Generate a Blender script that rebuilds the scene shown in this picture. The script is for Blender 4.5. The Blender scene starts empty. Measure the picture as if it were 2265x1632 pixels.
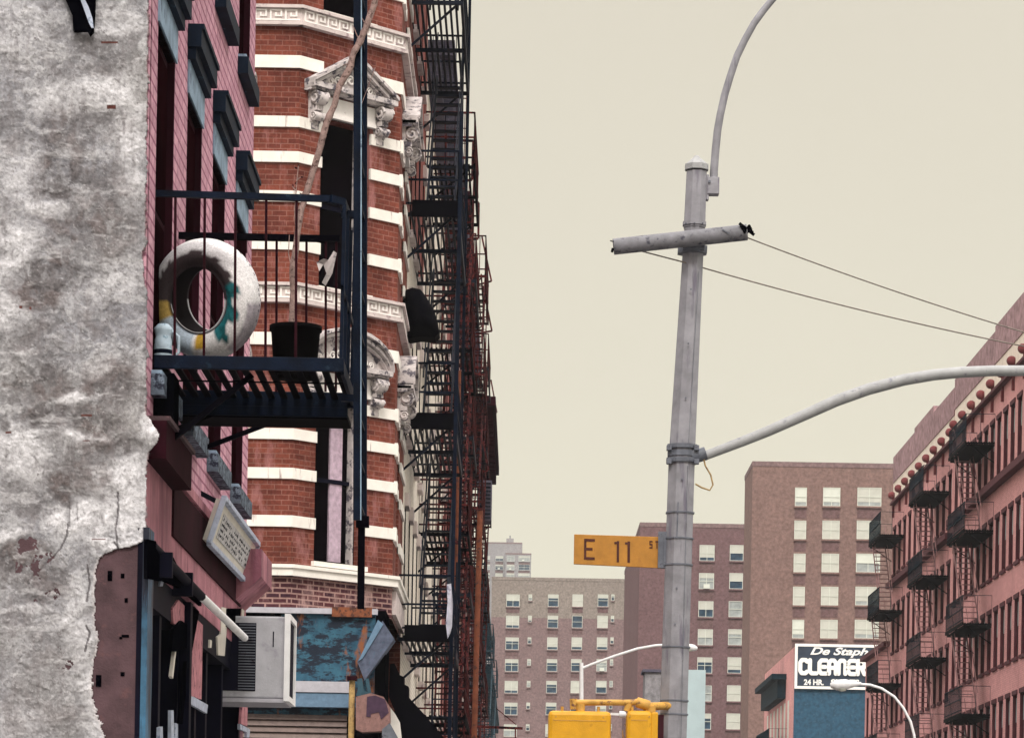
import bpy, math, random
import numpy as np
from mathutils import Vector, Matrix
random.seed(7)
R = math.radians
# ---------------------------------------------------------------- camera
F, CX, CY, ROLL, EYE = 7000.0, 1150.0, 1990.0, 0.018, 1.6
W, H = 2265.0, 1632.0
sc = bpy.context.scene
cd = bpy.data.cameras.new("camera"); cam = bpy.data.objects.new("camera", cd)
sc.collection.objects.link(cam); sc.camera = cam
cam.location = (0, 0, EYE)
cam.rotation_euler = (Matrix.Rotation(-ROLL * -1, 4, 'Y') @ Matrix.Rotation(R(90), 4, 'X')).to_euler()
cam.rotation_euler = (Matrix.Rotation(-ROLL, 4, 'Y') @ Matrix.Rotation(R(90), 4, 'X')).to_euler()
cd.sensor_fit = 'HORIZONTAL'; cd.sensor_width = 36; cd.lens = 36 * F / W
cd.shift_x = (W / 2 - CX) / W; cd.shift_y = (CY - H / 2) / W
cd.clip_start = 0.5; cd.clip_end = 6000
# ---------------------------------------------------------------- sky and sun
SUN_EL, SUN_AZ = 46.0, 180.0     # azimuth clockwise from +Y
w = bpy.data.worlds.new("World"); sc.world = w; w.use_nodes = True
nt = w.node_tree; nt.nodes.clear()
out = nt.nodes.new('ShaderNodeOutputWorld')
sky = nt.nodes.new('ShaderNodeTexSky'); sky.sky_type = 'NISHITA'; sky.sun_disc = False
sky.sun_elevation = R(SUN_EL); sky.sun_rotation = R(SUN_AZ); sky.dust_density = 5
bg1 = nt.nodes.new('ShaderNodeBackground'); bg1.inputs[1].default_value = 0.012
nt.links.new(sky.outputs[0], bg1.inputs[0])
tc = nt.nodes.new('ShaderNodeTexCoord'); sep = nt.nodes.new('ShaderNodeSeparateXYZ')
nt.links.new(tc.outputs['Generated'], sep.inputs[0])
cr = nt.nodes.new('ShaderNodeValToRGB')
cr.color_ramp.elements[0].position = 0.0; cr.color_ramp.elements[0].color = (.84, .80, .60, 1)
cr.color_ramp.elements[1].position = 0.33; cr.color_ramp.elements[1].color = (.72, .655, .525, 1)
cr.color_ramp.elements.new(0.95).color = (3.2, 3.05, 2.9, 1)
e = cr.color_ramp.elements.new(0.16); e.color = (.76, .705, .555, 1)
nt.links.new(sep.outputs[2], cr.inputs[0])
nz = nt.nodes.new('ShaderNodeTexNoise'); nz.inputs['Scale'].default_value = 2.5; nz.inputs['Detail'].default_value = 4
nt.links.new(tc.outputs['Generated'], nz.inputs[0])
mp = nt.nodes.new('ShaderNodeMapRange'); mp.inputs[3].default_value = .91; mp.inputs[4].default_value = 1.07
nt.links.new(nz.outputs[0], mp.inputs[0])
mx = nt.nodes.new('ShaderNodeVectorMath'); mx.operation = 'SCALE'
nt.links.new(cr.outputs[0], mx.inputs[0]); nt.links.new(mp.outputs[0], mx.inputs['Scale'])
bg2 = nt.nodes.new('ShaderNodeBackground'); bg2.inputs[1].default_value = 1.0
nt.links.new(mx.outputs[0], bg2.inputs[0])
ad = nt.nodes.new('ShaderNodeAddShader')
nt.links.new(bg1.outputs[0], ad.inputs[0]); nt.links.new(bg2.outputs[0], ad.inputs[1])
nt.links.new(ad.outputs[0], out.inputs[0])
sl = bpy.data.lights.new("sun", 'SUN'); sl.energy = 2.2; sl.angle = R(14); sl.color = (1, .95, .88)
sun = bpy.data.objects.new("sun", sl); sc.collection.objects.link(sun)
az = R(SUN_AZ); el = R(SUN_EL)
sd = Vector((math.sin(az) * math.cos(el), math.cos(az) * math.cos(el), math.sin(el)))
sun.rotation_euler = sd.to_track_quat('Z', 'Y').to_euler()
sc.view_settings.view_transform = 'Standard'; sc.view_settings.look = 'None'
sc.view_settings.exposure = 0; sc.view_settings.gamma = 1
sc.cycles.max_bounces = 5; sc.cycles.diffuse_bounces = 3
# ---------------------------------------------------------------- photo pixel -> world
def uv_(px, py):
    u, v = px - CX, CY - py
    return u * math.cos(ROLL) - v * math.sin(ROLL), u * math.sin(ROLL) + v * math.cos(ROLL)
def P(px, py, z):
    a, b = uv_(px, py); return Vector((a * z / F, z, EYE + b * z / F))
def PX(px, py, X):
    a, b = uv_(px, py); z = X * F / a; return Vector((X, z, EYE + b * z / F))
# ---------------------------------------------------------------- materials
def lin(c): return tuple((x / 12.92 if x <= .04045 else ((x + .055) / 1.055) ** 2.4) for x in [k / 255 for k in c])
class NT:
    def __init__(s, name):
        s.m = bpy.data.materials.new(name); s.m.use_nodes = True; s.t = s.m.node_tree
        s.b = s.t.nodes['Principled BSDF']; s.b.inputs['Specular IOR Level'].default_value = .3
        s.tc = s.n('ShaderNodeTexCoord')
    def n(s, typ, **k):
        o = s.t.nodes.new(typ)
        for a, b in k.items(): setattr(o, a, b)
        return o
    def l(s, a, b): s.t.links.new(a, b)
    def noise(s, scale, detail=5, rough=.6, co='Object', stretch=None):
        o = s.n('ShaderNodeTexNoise'); o.inputs['Scale'].default_value = scale
        o.inputs['Detail'].default_value = detail; o.inputs['Roughness'].default_value = rough
        src = s.tc.outputs[co]
        if stretch:
            mpg = s.n('ShaderNodeMapping'); mpg.inputs['Scale'].default_value = stretch
            s.l(src, mpg.inputs[0]); src = mpg.outputs[0]
        s.l(src, o.inputs[0]); return o.outputs[0]
    def ramp(s, src, stops):
        o = s.n('ShaderNodeValToRGB'); r = o.color_ramp
        r.elements[0].position = stops[0][0]; r.elements[0].color = (*stops[0][1], 1)
        r.elements[1].position = stops[-1][0]; r.elements[1].color = (*stops[-1][1], 1)
        for p, c in stops[1:-1]:
            q = r.elements.new(p); q.color = (*c, 1)
        s.l(src, o.inputs[0]); return o.outputs[0]
    def mix(s, a, b, fac, mode='MIX'):
        o = s.n('ShaderNodeMix', data_type='RGBA', blend_type=mode)
        for q, x in ((0, fac), (6, a), (7, b)):
            if isinstance(x, (int, float)): o.inputs[q].default_value = x
            elif isinstance(x, tuple): o.inputs[q].default_value = (*x, 1)
            else: s.l(x, o.inputs[q])
        return o.outputs[2]
    def bump(s, src, st, dist=.01):
        o = s.n('ShaderNodeBump'); o.inputs['Strength'].default_value = st; o.inputs['Distance'].default_value = dist
        s.l(src, o.inputs['Height']); s.l(o.outputs[0], s.b.inputs['Normal'])
    def fin(s, col, rough=.8, metal=0, spec=None):
        if isinstance(col, tuple): s.b.inputs['Base Color'].default_value = (*col, 1)
        else: s.l(col, s.b.inputs['Base Color'])
        s.b.inputs['Roughness'].default_value = rough; s.b.inputs['Metallic'].default_value = metal
        if spec is not None: s.b.inputs['Specular IOR Level'].default_value = spec
        return s.m
def sc_(c, k): return tuple(min(1, x * k) for x in c)
def paint(name, col, rough=.7, var=.25, scale=4, dirt=None, dirt_at=.58, bump=.15, metal=0, spec=.3, streak=False):
    t = NT(name); a = t.noise(scale, 6)
    st = (1, 1, .12) if streak else None
    c = t.ramp(a, [(.3, sc_(col, 1 - var)), (.7, sc_(col, 1 + var))])
    if dirt:
        b = t.noise(scale * 1.7, 8, .65, stretch=st)
        f = t.ramp(b, [(dirt_at - .04, (0, 0, 0)), (dirt_at + .05, (1, 1, 1))])
        c = t.mix(c, dirt, f)
    t.bump(t.noise(scale * 12, 4), bump)
    return t.fin(c, rough, metal, spec)
def brick(name, c1, c2, mortar, bw=.21, rh=.075, ms=.008, var=.35, stain=None, stain_at=.6, bump=.5, big=.6):
    t = NT(name); b = t.n('ShaderNodeTexBrick'); t.l(t.tc.outputs['UV'], b.inputs['Vector'])
    b.inputs['Color1'].default_value = (*c1, 1); b.inputs['Color2'].default_value = (*c2, 1)
    b.inputs['Mortar'].default_value = (*mortar, 1); b.inputs['Scale'].default_value = 1
    b.inputs['Brick Width'].default_value = bw; b.inputs['Row Height'].default_value = rh
    b.inputs['Mortar Size'].default_value = ms; b.inputs['Mortar Smooth'].default_value = .3; b.inputs['Bias'].default_value = -.1
    v = t.ramp(t.noise(big, 7, .65), [(.3, (1 - var,) * 3), (.7, (1 + var * .6,) * 3)])
    c = t.mix(b.outputs[0], v, 1.0, 'MULTIPLY')
    v2 = t.ramp(t.noise(22, 3), [(.25, (.72,) * 3), (.75, (1.2,) * 3)])
    c = t.mix(c, v2, 1.0, 'MULTIPLY')
    if stain:
        f = t.ramp(t.noise(big * 2.2, 8, .7, stretch=(1, 1, .35)), [(stain_at - .05, (0, 0, 0)), (stain_at + .08, (.85,) * 3)])
        c = t.mix(c, stain, f)
    o = t.n('ShaderNodeBump'); o.inputs['Strength'].default_value = bump; o.inputs['Distance'].default_value = .01; o.invert = True
    t.l(b.outputs[1], o.inputs['Height']); t.l(o.outputs[0], t.b.inputs['Normal'])
    return t.fin(c, .9, 0, .1)
def attrmat(name, rough=.9, bump=.6, fine=60, spec=.15):
    t = NT(name); a = t.n('ShaderNodeAttribute', attribute_name='Col')
    v = t.ramp(t.noise(fine, 8, .8), [(.34, (.62,) * 3), (.66, (1.28,) * 3)])
    c = t.mix(a.outputs[0], v, 1.0, 'MULTIPLY'); t.bump(t.noise(fine * .6, 8, .75), bump, .004)
    return t.fin(c, rough, 0, spec)
def glass(name, col, rough=.15, spec=.35):
    t = NT(name); c = t.ramp(t.noise(1.3, 3), [(.35, sc_(col, .5)), (.7, sc_(col, 1.5))]); return t.fin(c, rough, 0, spec)
M = {}
M['iron'] = paint('iron', (.004, .007, .016), .6, .5, 6, (.03, .010, .008), .66, .3, spec=.12)
M['iron_blue'] = paint('iron_blue', (.0015, .005, .015), .6, .5, 8, (.01, .022, .04), .66, .3, spec=.08)
M['iron_black'] = paint('iron_black', (.0015, .0013, .003), .8, .4, 6, spec=.02)
M['iron_rust'] = paint('iron_rust', (.095, .020, .020), .8, .6, 5, (.008, .003, .006), .50, spec=.05)
M['rust_pole'] = paint('rust_pole', (.17, .05, .025), .85, .4, 6, (.05, .02, .02), .6)
M['faded_iron'] = paint('faded_iron', (.22, .11, .11), .8, .3, 3)
M['iron_teal'] = paint('iron_teal', (.022, .06, .085), .7, .4, 3)
M['iron_green'] = paint('iron_green', (.006, .018, .028), .8, .5, 4, (.004, .005, .010), .6, spec=.05)
M['mesh_screen'] = paint('mesh_screen', (.016, .045, .065), .9, .4, 5, spec=.05)
M['tower_brick'] = brick('tower_brick', (.205, .058, .040), (.12, .033, .026), (.24, .105, .085), ms=.008, var=.5, stain=(.34, .15, .145), stain_at=.585, big=1.3, bump=.3)
M['base_brick'] = brick('base_brick', (.10, .035, .04), (.05, .022, .035), (.36, .22, .20), ms=.014, stain=(.42, .27, .25), stain_at=.57, big=1.4)
M['white_stone'] = paint('white_stone', (.84, .80, .75), .8, .08, 5, (.36, .28, .27), .645, .3, streak=True)
M['carved_stone'] = paint('carved_stone', (.54, .49, .49), .85, .25, 5, (.09, .08, .10), .545, .5)
M['key_stone'] = paint('key_stone', (.60, .52, .51), .85, .15, 4, (.30, .22, .24), .6, .3)
M['key_relief'] = paint('key_relief', (.84, .80, .78), .8, .1, 4, (.4, .33, .35), .66, .2)
M['pink_brick'] = brick('pink_brick', (.66, .37, .455), (.54, .28, .36), (.36, .15, .22), ms=.010, var=.26, stain=(.34, .15, .21), stain_at=.62, bump=.8, big=1.2)
M['pink_stucco'] = paint('pink_stucco', (.36, .15, .185), .85, .4, 3, (.20, .07, .10), .56, .6, streak=True)
M['pink_panel'] = paint('pink_panel', (.42, .17, .20), .8, .35, 9, (.12, .04, .07), .58)
M['dark_maroon'] = paint('dark_maroon', (.022, .004, .008), .9, .4, 3, spec=.05)
M['brown_plaster'] = paint('brown_plaster', (.068, .038, .045), .9, .35, 7, (.10, .05, .055), .62, .5)
M['blue_metal'] = paint('blue_metal', (.028, .09, .16), .6, .6, 5, (.006, .008, .02), .52, .3, streak=True)
M['blue_lintel'] = paint('blue_lintel', (.22, .31, .41), .75, .35, 7, (.08, .12, .18), .62, .4)
M['hood'] = paint('hood', (.006, .013, .026), .7, .4, 5, (.03, .07, .11), .66, spec=.08)
M['worn_sill'] = paint('worn_sill', (.13, .17, .22), .85, .5, 14, (.02, .025, .045), .52, .8)
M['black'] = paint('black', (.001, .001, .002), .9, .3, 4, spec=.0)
M['dark_glass'] = glass('dark_glass', (.002, .001, .002), .7, .0)
M['maroon_glass'] = glass('maroon_glass', (.010, .002, .003), .7, .0)
M['curtain'] = paint('curtain', (.50, .38, .47), .9, .25, 14, bump=.4)
M['frame_black'] = paint('frame_black', (.003, .003, .010), .7, .4, 5, spec=.06)
M['white_frame'] = paint('white_frame', (.78, .78, .80), .6, .15, 5)
M['galv'] = paint('galv', (.25, .247, .275), .6, .22, 7, (.15, .14, .18), .60, .3, metal=.1, spec=.3, streak=True)
M['galv_light'] = paint('galv_light', (.33, .335, .345), .6, .14, 8, (.20, .20, .23), .62, .25, metal=.1)
M['tube_grey'] = paint('tube_grey', (.17, .17, .19), .6, .3, 9, (.05, .05, .07), .58, .3)
M['bar_maroon'] = paint('bar_maroon', (.018, .003, .006), .8, .4, 9, spec=.05)
M['steel_dark'] = paint('steel_dark', (.12, .13, .16), .5, .3, 8, (.03, .02, .03), .62)
M['cable'] = paint('cable', (.20, .17, .15), .7, .3, 20)
M['sign_yellow'] = paint('sign_yellow', (.42, .19, .03), .55, .16, 9, (.36, .15, .03), .64, .2)
M['sign_ink'] = paint('sign_ink', (.07, .018, .012), .7, .3, 12)
M['signal_yellow'] = paint('signal_yellow', (.64, .32, .014), .45, .12, 9, (.42, .2, .02), .68, .3)
M['signal_bracket'] = paint('signal_bracket', (.55, .30, .06), .5, .25, 14, (.14, .06, .04), .6, .3)
M['rubber'] = paint('rubber', (.008, .006, .007), .8, .4, 10)
M['pot'] = paint('pot', (.002, .0015, .002), .8, .4, 8, spec=.04)
M['soil'] = paint('soil', (.02, .012, .01), .95)
M['bark'] = paint('bark', (.34, .235, .215), .9, .35, 30, (.10, .055, .05), .58, .8)
M['jug'] = paint('jug', (.45, .56, .66), .4, .3, 12, (.08, .20, .30), .62)
M['ac_white'] = paint('ac_white', (.42, .42, .46), .6, .14, 7, (.34, .33, .38), .62, .2)
M['ac_dark'] = paint('ac_dark', (.008, .008, .018), .8, spec=.05)
M['board_cream'] = paint('board_cream', (.62, .58, .52), .8, .08, 9, (.45, .40, .36), .68)
M['board_print'] = paint('board_print', (.46, .45, .46), .8, .3, 18, (.13, .12, .13), .60)
M['board_frame'] = paint('board_frame', (.36, .40, .50), .7, .3, 10, (.12, .16, .24), .6)
M['rusty_blue'] = NT('rusty_blue')
t = M['rusty_blue']; c = t.ramp(t.noise(5, 6), [(.3, (.008, .045, .085)), (.7, (.04, .14, .21))])
c = t.mix(c, (.004, .01, .025), t.ramp(t.noise(3.2, 8, .7, stretch=(1, 1, 2.2)), [(.47, (0, 0, 0)), (.53, (1, 1, 1))]))
c = t.mix(c, (.24, .08, .03), t.ramp(t.noise(2.6, 8, .65, stretch=(1.6, 1, .5)), [(.58, (0, 0, 0)), (.66, (1, 1, 1))]))
t.bump(t.noise(25, 5), .3); M['rusty_blue'] = t.fin(c, .6)
M['orange_rust'] = paint('orange_rust', (.20, .065, .03), .85, .5, 9, (.06, .025, .02), .55)
M['pale_fascia'] = paint('pale_fascia', (.42, .41, .46), .7, .12, 12)
M['blue_fascia'] = paint('blue_fascia', (.12, .20, .30), .7, .18, 14)
M['shutter'] = paint('shutter', (.19, .14, .13), .6, .2, 10, (.16, .11, .11), .6)
M['awning_slate'] = paint('awning_slate', (.085, .10, .15), .9, .35, 12, (.04, .10, .15), .62, .5)
M['brown_panel'] = paint('brown_panel', (.22, .12, .11), .8, .25, 14, (.14, .07, .07), .6)
M['plum'] = paint('plum', (.05, .025, .05), .8, .3, 14)
M['ochre_post'] = paint('ochre_post', (.38, .25, .10), .7, .35, 16, (.14, .08, .05), .6)
M['asphalt'] = paint('asphalt', (.05, .05, .052), .9, .2, 1.2)
M['concrete'] = paint('concrete', (.28, .27, .26), .9, .15, 1.5)
M['line_paint'] = paint('line_paint', (.7, .68, .62), .8, .1, 3)
M['roof_tar'] = paint('roof_tar', (.05, .05, .05), .9)
def blockbrick(name, c, var=.11):
    t = NT(name)
    a = t.ramp(t.noise(.09, 6, .6), [(.3, sc_(c, 1 - var * .6)), (.7, sc_(c, 1 + var * .6))])
    b = t.ramp(t.noise(1.1, 4, .8), [(.3, (1 - var * 1.4,) * 3), (.7, (1 + var * 1.3,) * 3)])
    cc = t.mix(a, b, 1.0, 'MULTIPLY')
    g = t.ramp(t.noise(3.6, 3, .7), [(.32, (1 - 2.6 * var,) * 3), (.68, (1 + 2.6 * var,) * 3)])
    return t.fin(t.mix(cc, g, 1.0, 'MULTIPLY'), .95, 0, .05)
M['proj_brown'] = blockbrick('proj_brown', (.20, .128, .115))
M['proj_purple'] = blockbrick('proj_purple', (.150, .088, .094))
M['proj_mauve'] = blockbrick('proj_mauve', (.195, .133, .135))
M['proj_beige'] = blockbrick('proj_beige', (.235, .20, .18))
M['proj_span'] = blockbrick('proj_span', (.15, .09, .092))
M['far_grey'] = blockbrick('far_grey', (.27, .26, .275), .12)
M['red_pink'] = brick('red_pink', (.76, .385, .375), (.64, .31, .31), (.56, .28, .29), var=.22, stain=(.30, .12, .13), stain_at=.64, bump=.2, big=.25)
M['attic_mauve'] = blockbrick('attic_mauve', (.36, .235, .25), .12)
M['cream_band'] = paint('cream_band', (.85, .74, .64), .9, .12, 1.5, (.6, .42, .40), .66)
M['rosette_red'] = paint('rosette_red', (.17, .04, .045), .9)
M['course_maroon'] = paint('course_maroon', (.085, .018, .026), .9)
M['win_dark'] = glass('win_dark', (.035, .008, .013), .6, .1)
M['win_blue'] = glass('win_blue', (.02, .05, .085), .3)
M['win_grey'] = paint('win_grey', (.30, .33, .33), .6, .3, 1.5)
M['blind'] = paint('blind', (.50, .51, .46), .8, .12, 1.0)
M['blind_pale'] = paint('blind_pale', (.60, .63, .57), .8, .1, 1.0)
M['sign_navy'] = paint('sign_navy', (.022, .036, .062), .6, .3, 1.5)
M['sign_white'] = paint('sign_white', (.86, .86, .84), .6, .04, 2)
M['blue_wall'] = paint('blue_wall', (.022, .075, .13), .9, .35, 4, (.045, .10, .16), .6)
M['white_wall'] = brick('white_wall', (.88, .82, .72), (.80, .74, .66), (.6, .52, .48), var=.12, stain=(.62, .42, .30), stain_at=.63, bump=.1, big=.5)
M['row_red'] = brick('row_red', (.26, .075, .065), (.20, .055, .05), (.2, .09, .08), var=.35, bump=.2, big=.4)
M['row_rose'] = brick('row_rose', (.36, .14, .13), (.28, .10, .10), (.3, .14, .13), var=.3, bump=.2, big=.4)
M['row_tan'] = brick('row_tan', (.42, .27, .22), (.34, .20, .17), (.4, .28, .24), var=.25, bump=.2, big=.4)
M['row_slate'] = brick('row_slate', (.12, .11, .15), (.09, .09, .13), (.14, .13, .17), var=.3, bump=.2, big=.4)
M['pale_blue'] = paint('pale_blue', (.47, .60, .63), .7, .07, 1.5)
M['lamp_white'] = paint('lamp_white', (.70, .70, .72), .5, .1, 8)
M['cloth_grey'] = paint('cloth_grey', (.5, .5, .58), .9, .3, 4, (.2, .2, .28), .6)
M['stucco'] = attrmat('stucco', .95, 1.0, 38)
M['tyre_paint'] = attrmat('tyre_paint', .7, .35, 90, .25)
# ---------------------------------------------------------------- mesh helpers
ORG = {}
def tag(o, label=None, cat=None, group=None, kind=None):
    for k, v in (('label', label), ('category', cat), ('group', group), ('kind', kind)):
        if v: o[k] = v
    return o
def thing(name, label, cat, loc=(0, 0, 0), group=None):
    o = bpy.data.objects.new(name, None); sc.collection.objects.link(o); o.location = loc
    o.empty_display_size = .2; ORG[o.name] = Vector(loc); return tag(o, label, cat, group)
def org(o):
    if o is None: return Vector((0, 0, 0))
    return ORG.get(o.name, Vector((0, 0, 0)))
class MB:
    def __init__(s): s.v = []; s.f = []; s.mi = []; s.col = None; s.smooth = []
    def add(s, vs, fs, mi=0, sm=False):
        k = len(s.v); s.v += [tuple(q) for q in vs]
        for f in fs: s.f.append(tuple(k + i for i in f)); s.mi.append(mi); s.smooth.append(sm)
    def box(s, a, b, mi=0):
        x0, y0, z0 = a; x1, y1, z1 = b
        vs = [(x, y, z) for x in (x0, x1) for y in (y0, y1) for z in (z0, z1)]
        s.add(vs, [(0, 1, 3, 2), (4, 6, 7, 5), (0, 4, 5, 1), (2, 3, 7, 6), (0, 2, 6, 4), (1, 5, 7, 3)], mi)
    def obox(s, c, ax, ay, az, mi=0):
        c = Vector(c); ax, ay, az = Vector(ax), Vector(ay), Vector(az)
        vs = [c + i * ax + j * ay + k * az for i in (-1, 1) for j in (-1, 1) for k in (-1, 1)]
        s.add(vs, [(0, 1, 3, 2), (4, 6, 7, 5), (0, 4, 5, 1), (2, 3, 7, 6), (0, 2, 6, 4), (1, 5, 7, 3)], mi)
    def bar(s, a, b, w, h=None, mi=0, up=(0, 0, 1)):
        a, b = Vector(a), Vector(b); d = b - a
        if d.length < 1e-6: return
        h = w if h is None else h; dn = d.normalized(); up = Vector(up)
        if abs(dn.dot(up)) > .99: up = Vector((0, 1, 0))
        sx = dn.cross(up).normalized(); uz = sx.cross(dn)
        s.obox((a + b) / 2, d / 2, sx * w / 2, uz * h / 2, mi)
    def tube(s, pts, r, n=8, mi=0, cap=True, sm=True):
        pts = [Vector(p) for p in pts]; rs = r if isinstance(r, (list, tuple)) else [r] * len(pts)
        k = len(pts); ref = None; rings = []
        for i, p in enumerate(pts):
            d = (pts[min(i + 1, k - 1)] - pts[max(i - 1, 0)]).normalized()
            if ref is None:
                ref = Vector((0, 0, 1)) if abs(d.z) < .9 else Vector((0, 1, 0))
            sx = d.cross(ref).normalized(); ref = sx.cross(d)
            rings.append([p + rs[i] * (math.cos(2 * math.pi * (j + .5) / n) * sx + math.sin(2 * math.pi * (j + .5) / n) * ref) for j in range(n)])
        vs = [q for rg in rings for q in rg]; fs = []
        for i in range(k - 1):
            for j in range(n):
                a, b = i * n + j, i * n + (j + 1) % n
                fs.append((a, b, b + n, a + n))
        s.add(vs, fs, mi, sm)
        if cap:
            s.add(rings[0], [tuple(range(n))], mi); s.add(rings[-1], [tuple(reversed(range(n)))], mi)
    def lathe(s, c, axis, prof, n=32, mi=0, close=False):
        c = Vector(c); a = Vector(axis).normalized(); q = a.to_track_quat('Z', 'Y').to_matrix()
        m = len(prof); vs = []
        for i in range(n):
            t = 2 * math.pi * i / n
            for (r, h) in prof: vs.append(c + q @ Vector((r * math.cos(t), r * math.sin(t), h)))
        fs = []; mm = m if close else m - 1
        for i in range(n):
            for j in range(mm):
                a0 = i * m + j; a1 = i * m + (j + 1) % m; b0 = ((i + 1) % n) * m + j; b1 = ((i + 1) % n) * m + (j + 1) % m
                fs.append((a0, b0, b1, a1))
        s.add(vs, fs, mi, True)
    def prism(s, poly, d, mi=0):
        poly = [Vector(p) for p in poly]; d = Vector(d); n = len(poly)
        s.add(poly + [p + d for p in poly], [tuple(range(n)), tuple(reversed(range(n, 2 * n)))] + [(i, i + n, (i + 1) % n + n, (i + 1) % n) for i in range(n)], mi)
    def quad(s, a, b, c, d, mi=0): s.add([a, b, c, d], [(0, 1, 2, 3)], mi)
    def build(s, name, mats, parent=None, label=None, kind=None, bevel=0, loc=None, cols=None):
        o0 = org(parent) if loc is None else Vector(loc)
        me = bpy.data.meshes.new(name); me.from_pydata([tuple(Vector(q) - o0) for q in s.v], [], s.f)
        ms = mats if isinstance(mats, (list, tuple)) else [mats]
        for q in ms: me.materials.append(M[q] if isinstance(q, str) else q)
        me.polygons.foreach_set('material_index', s.mi); me.polygons.foreach_set('use_smooth', s.smooth)
        uvl = me.uv_layers.new(name='UVMap')
        co = np.array(s.v) if s.v else np.zeros((0, 3))
        nl = len(me.loops); li = np.zeros(nl, int); me.loops.foreach_get('vertex_index', li)
        me.update(); pn = np.zeros(len(me.polygons) * 3); me.polygons.foreach_get('normal', pn); pn = pn.reshape(-1, 3)
        lt = np.zeros(len(me.polygons), int); me.polygons.foreach_get('loop_total', lt)
        ln = np.repeat(pn, lt, axis=0); c3 = co[li]
        hor = np.abs(ln[:, 2]) > .8
        hl = np.hypot(ln[:, 0], ln[:, 1]) + 1e-9
        tx, ty = -ln[:, 1] / hl, ln[:, 0] / hl
        u = np.where(hor, c3[:, 0], c3[:, 0] * tx + c3[:, 1] * ty); v = np.where(hor, c3[:, 1], c3[:, 2])
        uvl.data.foreach_set('uv', np.stack([u, v], 1).ravel())
        if cols is not None:
            at = me.color_attributes.new('Col', 'FLOAT_COLOR', 'POINT')
            at.data.foreach_set('color', np.concatenate([cols, np.ones((len(cols), 1))], 1).ravel())
        o = bpy.data.objects.new(name, me); sc.collection.objects.link(o)
        if parent: o.parent = parent
        else: o.location = o0
        ORG[o.name] = Vector(o0)
        if bevel:
            b = o.modifiers.new('bevel', 'BEVEL'); b.width = bevel; b.segments = 2; b.limit_method = 'ANGLE'
        if label: o['label'] = label
        if kind: o['kind'] = kind
        return o
def kids(o): return [c for c in sc.collection.objects if c.parent == o]
CH = {}
def dup(o, parent=None, off=(0, 0, 0)):
    c = o.copy(); sc.collection.objects.link(c)
    if parent: c.parent = parent
    c.location = Vector(o.location) + Vector(off); ORG[c.name] = org(o)
    for ch in list(o.children):
        d = ch.copy(); sc.collection.objects.link(d); d.parent = c; ORG[d.name] = org(ch)
        for g in list(ch.children):
            q = g.copy(); sc.collection.objects.link(q); q.parent = d; ORG[q.name] = org(g)
    return c
class Face:
    """vertical wall plane: origin (x,y), u direction, outward normal"""
    def __init__(s, o, u, n): s.o = Vector((o[0], o[1], 0)); s.u = Vector((u[0], u[1], 0)).normalized(); s.n = Vector((n[0], n[1], 0)).normalized()
    def p(s, u, z, d=0): return s.o + s.u * u + s.n * d + Vector((0, 0, z))
    def box(s, mb, u0, u1, z0, z1, d0, d1, mi=0):
        mb.obox((s.p(u0, z0, d0) + s.p(u1, z1, d1)) / 2, s.u * (u1 - u0) / 2, s.n * (d1 - d0) / 2, Vector((0, 0, (z1 - z0) / 2)), mi)
    def wall(s, mb, u0, u1, z0, z1, holes, depth=.2, mi=0, rmi=None):
        us = sorted({u0, u1, *[h[0] for h in holes], *[h[1] for h in holes]}); us = [u for u in us if u0 <= u <= u1]
        zs = sorted({z0, z1, *[h[2] for h in holes], *[h[3] for h in holes]}); zs = [z for z in zs if z0 <= z <= z1]
        for i in range(len(us) - 1):
            for j in range(len(zs) - 1):
                cu, cz = (us[i] + us[i + 1]) / 2, (zs[j] + zs[j + 1]) / 2
                if any(h[0] < cu < h[1] and h[2] < cz < h[3] for h in holes): continue
                mb.quad(s.p(us[i], zs[j]), s.p(us[i + 1], zs[j]), s.p(us[i + 1], zs[j + 1]), s.p(us[i], zs[j + 1]), mi)
        r = mi if rmi is None else rmi
        for a, b, c, d in holes:
            D = -depth
            mb.quad(s.p(a, c), s.p(a, c, D), s.p(a, d, D), s.p(a, d), r); mb.quad(s.p(b, c), s.p(b, d), s.p(b, d, D), s.p(b, c, D), r)
            mb.quad(s.p(a, c), s.p(b, c), s.p(b, c, D), s.p(a, c, D), r); mb.quad(s.p(a, d), s.p(a, d, D), s.p(b, d, D), s.p(b, d), r)
def struct(name, mb, m): return mb.build(name, m, kind='structure')
# ================================================================ SETTING
mb = MB(); mb.box((-900, -60, -1.0), (900, 3200, -.13)); struct('ground', mb, 'asphalt')
mb = MB(); mb.box((1.9, -60, -.126), (13.5, 900, -.10)); struct('road', mb, 'asphalt')
mb = MB()
for y in range(-40, 400, 9): mb.box((5.6, y, -.098), (5.75, y + 3, -.094)); mb.box((9.6, y, -.098), (9.75, y + 3, -.094))
struct('road_marking', mb, 'line_paint')
mb = MB(); mb.box((-40, -60, -.12), (1.8, 26.0, .0)); mb.box((1.8, -60, -.12), (1.95, 26.0, .003))
mb.box((-40, 43, -.12), (1.8, 400, 0)); mb.box((1.8, 43, -.12), (1.95, 400, .003)); struct('sidewalk', mb, 'concrete')
mb = MB(); mb.box((13.5, -60, -.12), (60, 700, 0)); mb.box((13.36, -60, -.12), (13.5, 700, .003)); struct('far_sidewalk', mb, 'concrete')
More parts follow.
